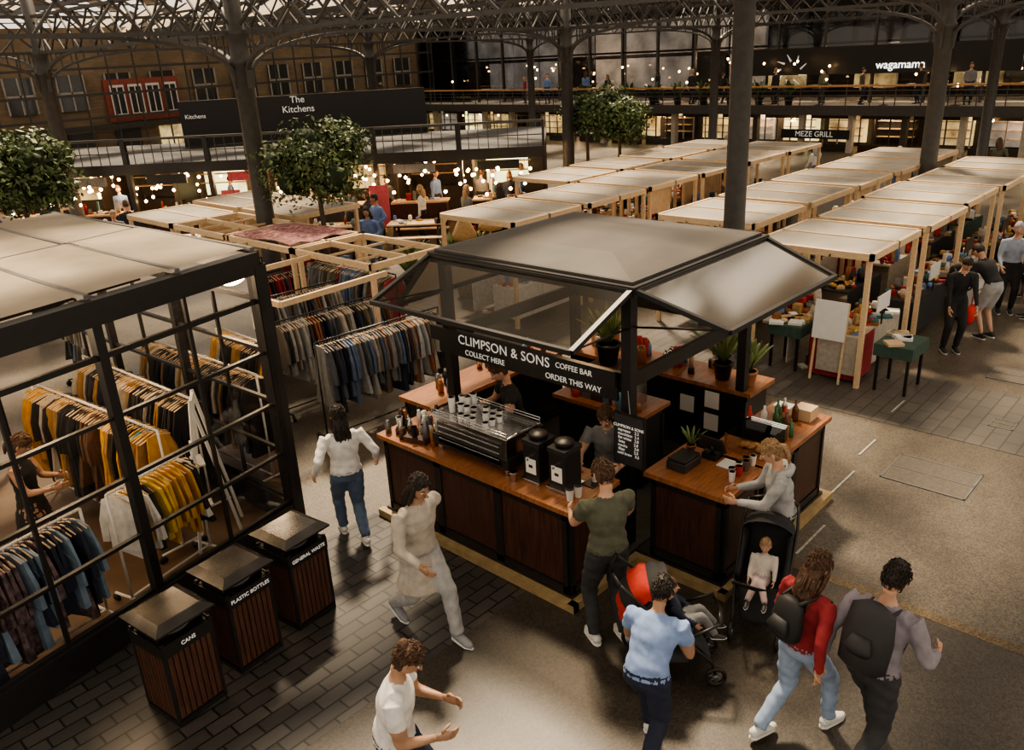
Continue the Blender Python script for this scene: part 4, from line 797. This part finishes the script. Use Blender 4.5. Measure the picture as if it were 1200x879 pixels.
for t,h in ((4.9,1.3),(9.2,1.2)):
    f=MB(); p=P1+d*t-nb*.4; f.box((p.x,p.y,1.05),(.55,.03,h),C('pink',(0,0,0)),rz=math.atan2(d.y,d.x)); f.cyl((p.x,p.y,0),(p.x,p.y,1.75),.015,STEEL,n=6); f.box((p.x,p.y,.02),(.5,.3,.04),STEEL); f.finish('hanging_banner')
for i in range(8):
    p=P0+d*(3+i*2.2)-nb*U(1.2,2.6); f=MB(); f.M=Matrix.Translation(p)@Matrix.Rotation(math.atan2(d.y,d.x),4,'Z')
    f.bx(-.8,.8,-.35,.35,.71,.75,PINE2); f.bx(-.8,.8,-.75,-.5,.42,.45,PINE2); f.bx(-.8,.8,.5,.75,.42,.45,PINE2)
    for x in (-.6,.6): f.beam((x,-.65,0),(x,-.2,.71),.06,.04,BLK); f.beam((x,.65,0),(x,.2,.71),.06,.04,BLK); f.bx(x-.03,x+.03,-.65,.65,.38,.42,BLK)
    clutter(f,-.8,.8,-.35,.35,.75,10,gp,.2); f.finish('picnic_table')
Ka=V((14.1,28.8,0)); Kb=V((21.1,23.9,0)); kd_=(Kb-Ka).normalized(); kn=V((kd_.y,-kd_.x,0))
f=MB(); f.beam(Ka+V((0,0,3.22)),Kb+V((0,0,3.22)),.2,1.5,BLK); f.beam(Ka+kn*-2+V((0,0,1.25)),Kb+kn*-2+V((0,0,1.25)),.2,2.5,DK); ho=f.finish('black_hoarding')
text(ho,'The\nKitchens',.32,Ka.lerp(Kb,.47)+kn*.12+V((0,0,3.65)),kd_,ZU,SIGNW); text(ho,'Kitchens',.2,Ka.lerp(Kb,.06)+kn*.12+V((0,0,3.45)),kd_,ZU,SIGNW)
# ------------------------------------------------------------------ trees and planters
def tree(name,x,y,z,r,rz,n=6500,pot=True):
    m=MB(); m.tube([(x,y,.4),(x+.03,y,z*.5),(x,y,z)],[.07,.055,.04],BARK,8)
    if pot: m.lathe((x,y,0),[(.3,0),(.4,.6),(.44,.62),(.44,.68),(.36,.66)],CHAR,16)
    for i in range(6):
        a=i*1.05; m.tube([(x,y,z-rz*.6),(x+math.cos(a)*r*.6,y+math.sin(a)*r*.6,z+U(-.2,.3))],[.03,.01],BARK,6)
    lob=[(V((U(-1,1),U(-1,1),U(-1,1))).normalized()*U(.3,.68),U(.30,.48)) for i in range(26)]
    for i in range(n):
        c,lr=random.choice(lob); dd=V((U(-1,1),U(-1,1),U(-1,1))).normalized(); q=c+dd*lr*U(.6,1.2); p=V((x+q.x*r,y+q.y*r,z+q.z*rz))
        nrm=(dd+V((U(-1,1),U(-1,1),U(-.5,1)))).normalized(); a=nrm.orthogonal().normalized(); b=nrm.cross(a); t=U(0,6.28); a,b=a*math.cos(t)+b*math.sin(t),b*math.cos(t)-a*math.sin(t); L=U(.035,.07)*(1.0 if r<1.2 else 1.3)
        m.add([p-a*L,p+b*L*.45,p+a*L,p-b*L*.45],[(0,1,2,3)],LEAF2 if R()<.42 else LEAF)
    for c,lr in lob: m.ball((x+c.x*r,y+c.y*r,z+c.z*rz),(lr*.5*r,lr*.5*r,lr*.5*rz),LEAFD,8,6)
    m.finish(name)
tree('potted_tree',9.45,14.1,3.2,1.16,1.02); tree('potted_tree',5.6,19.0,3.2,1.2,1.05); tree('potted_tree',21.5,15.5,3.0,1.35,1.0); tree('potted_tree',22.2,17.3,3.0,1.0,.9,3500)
for i,(x,y,z) in enumerate([(12.6,15.2,.0),(13.6,14.8,0),(14.6,15.0,0),(10.4,14.0,0),(11.7,14.2,0)]): plant('potted_plant',x,y,z,22,.7,BLK,.2,.05)
for i in range(10): plant('balcony_plant',38.35,18+i*1.5,2.04,14,1.0,BLK,.2,.1,LEAF)
for x,y in ((12.2,12.9),(13.2,13.1)):
    m=MB(); m.lathe((x,y,0),[(.2,0),(.28,.3),(.22,.7),(.25,.9),(.2,.95)],gp[4],16); m.lathe((x,y,1.3),[(.28,0),(.26,.1),(.12,.4),(.1,.42),(.12,.5),(.05,.6)],gp[4],16); m.cyl((x,y,.9),(x,y,1.35),.03,PINE); m.finish('wicker_lamp')
vs=bpy.context.scene.view_settings
try: vs.look='AgX - Medium High Contrast'
except Exception: pass
vs.exposure=0.3
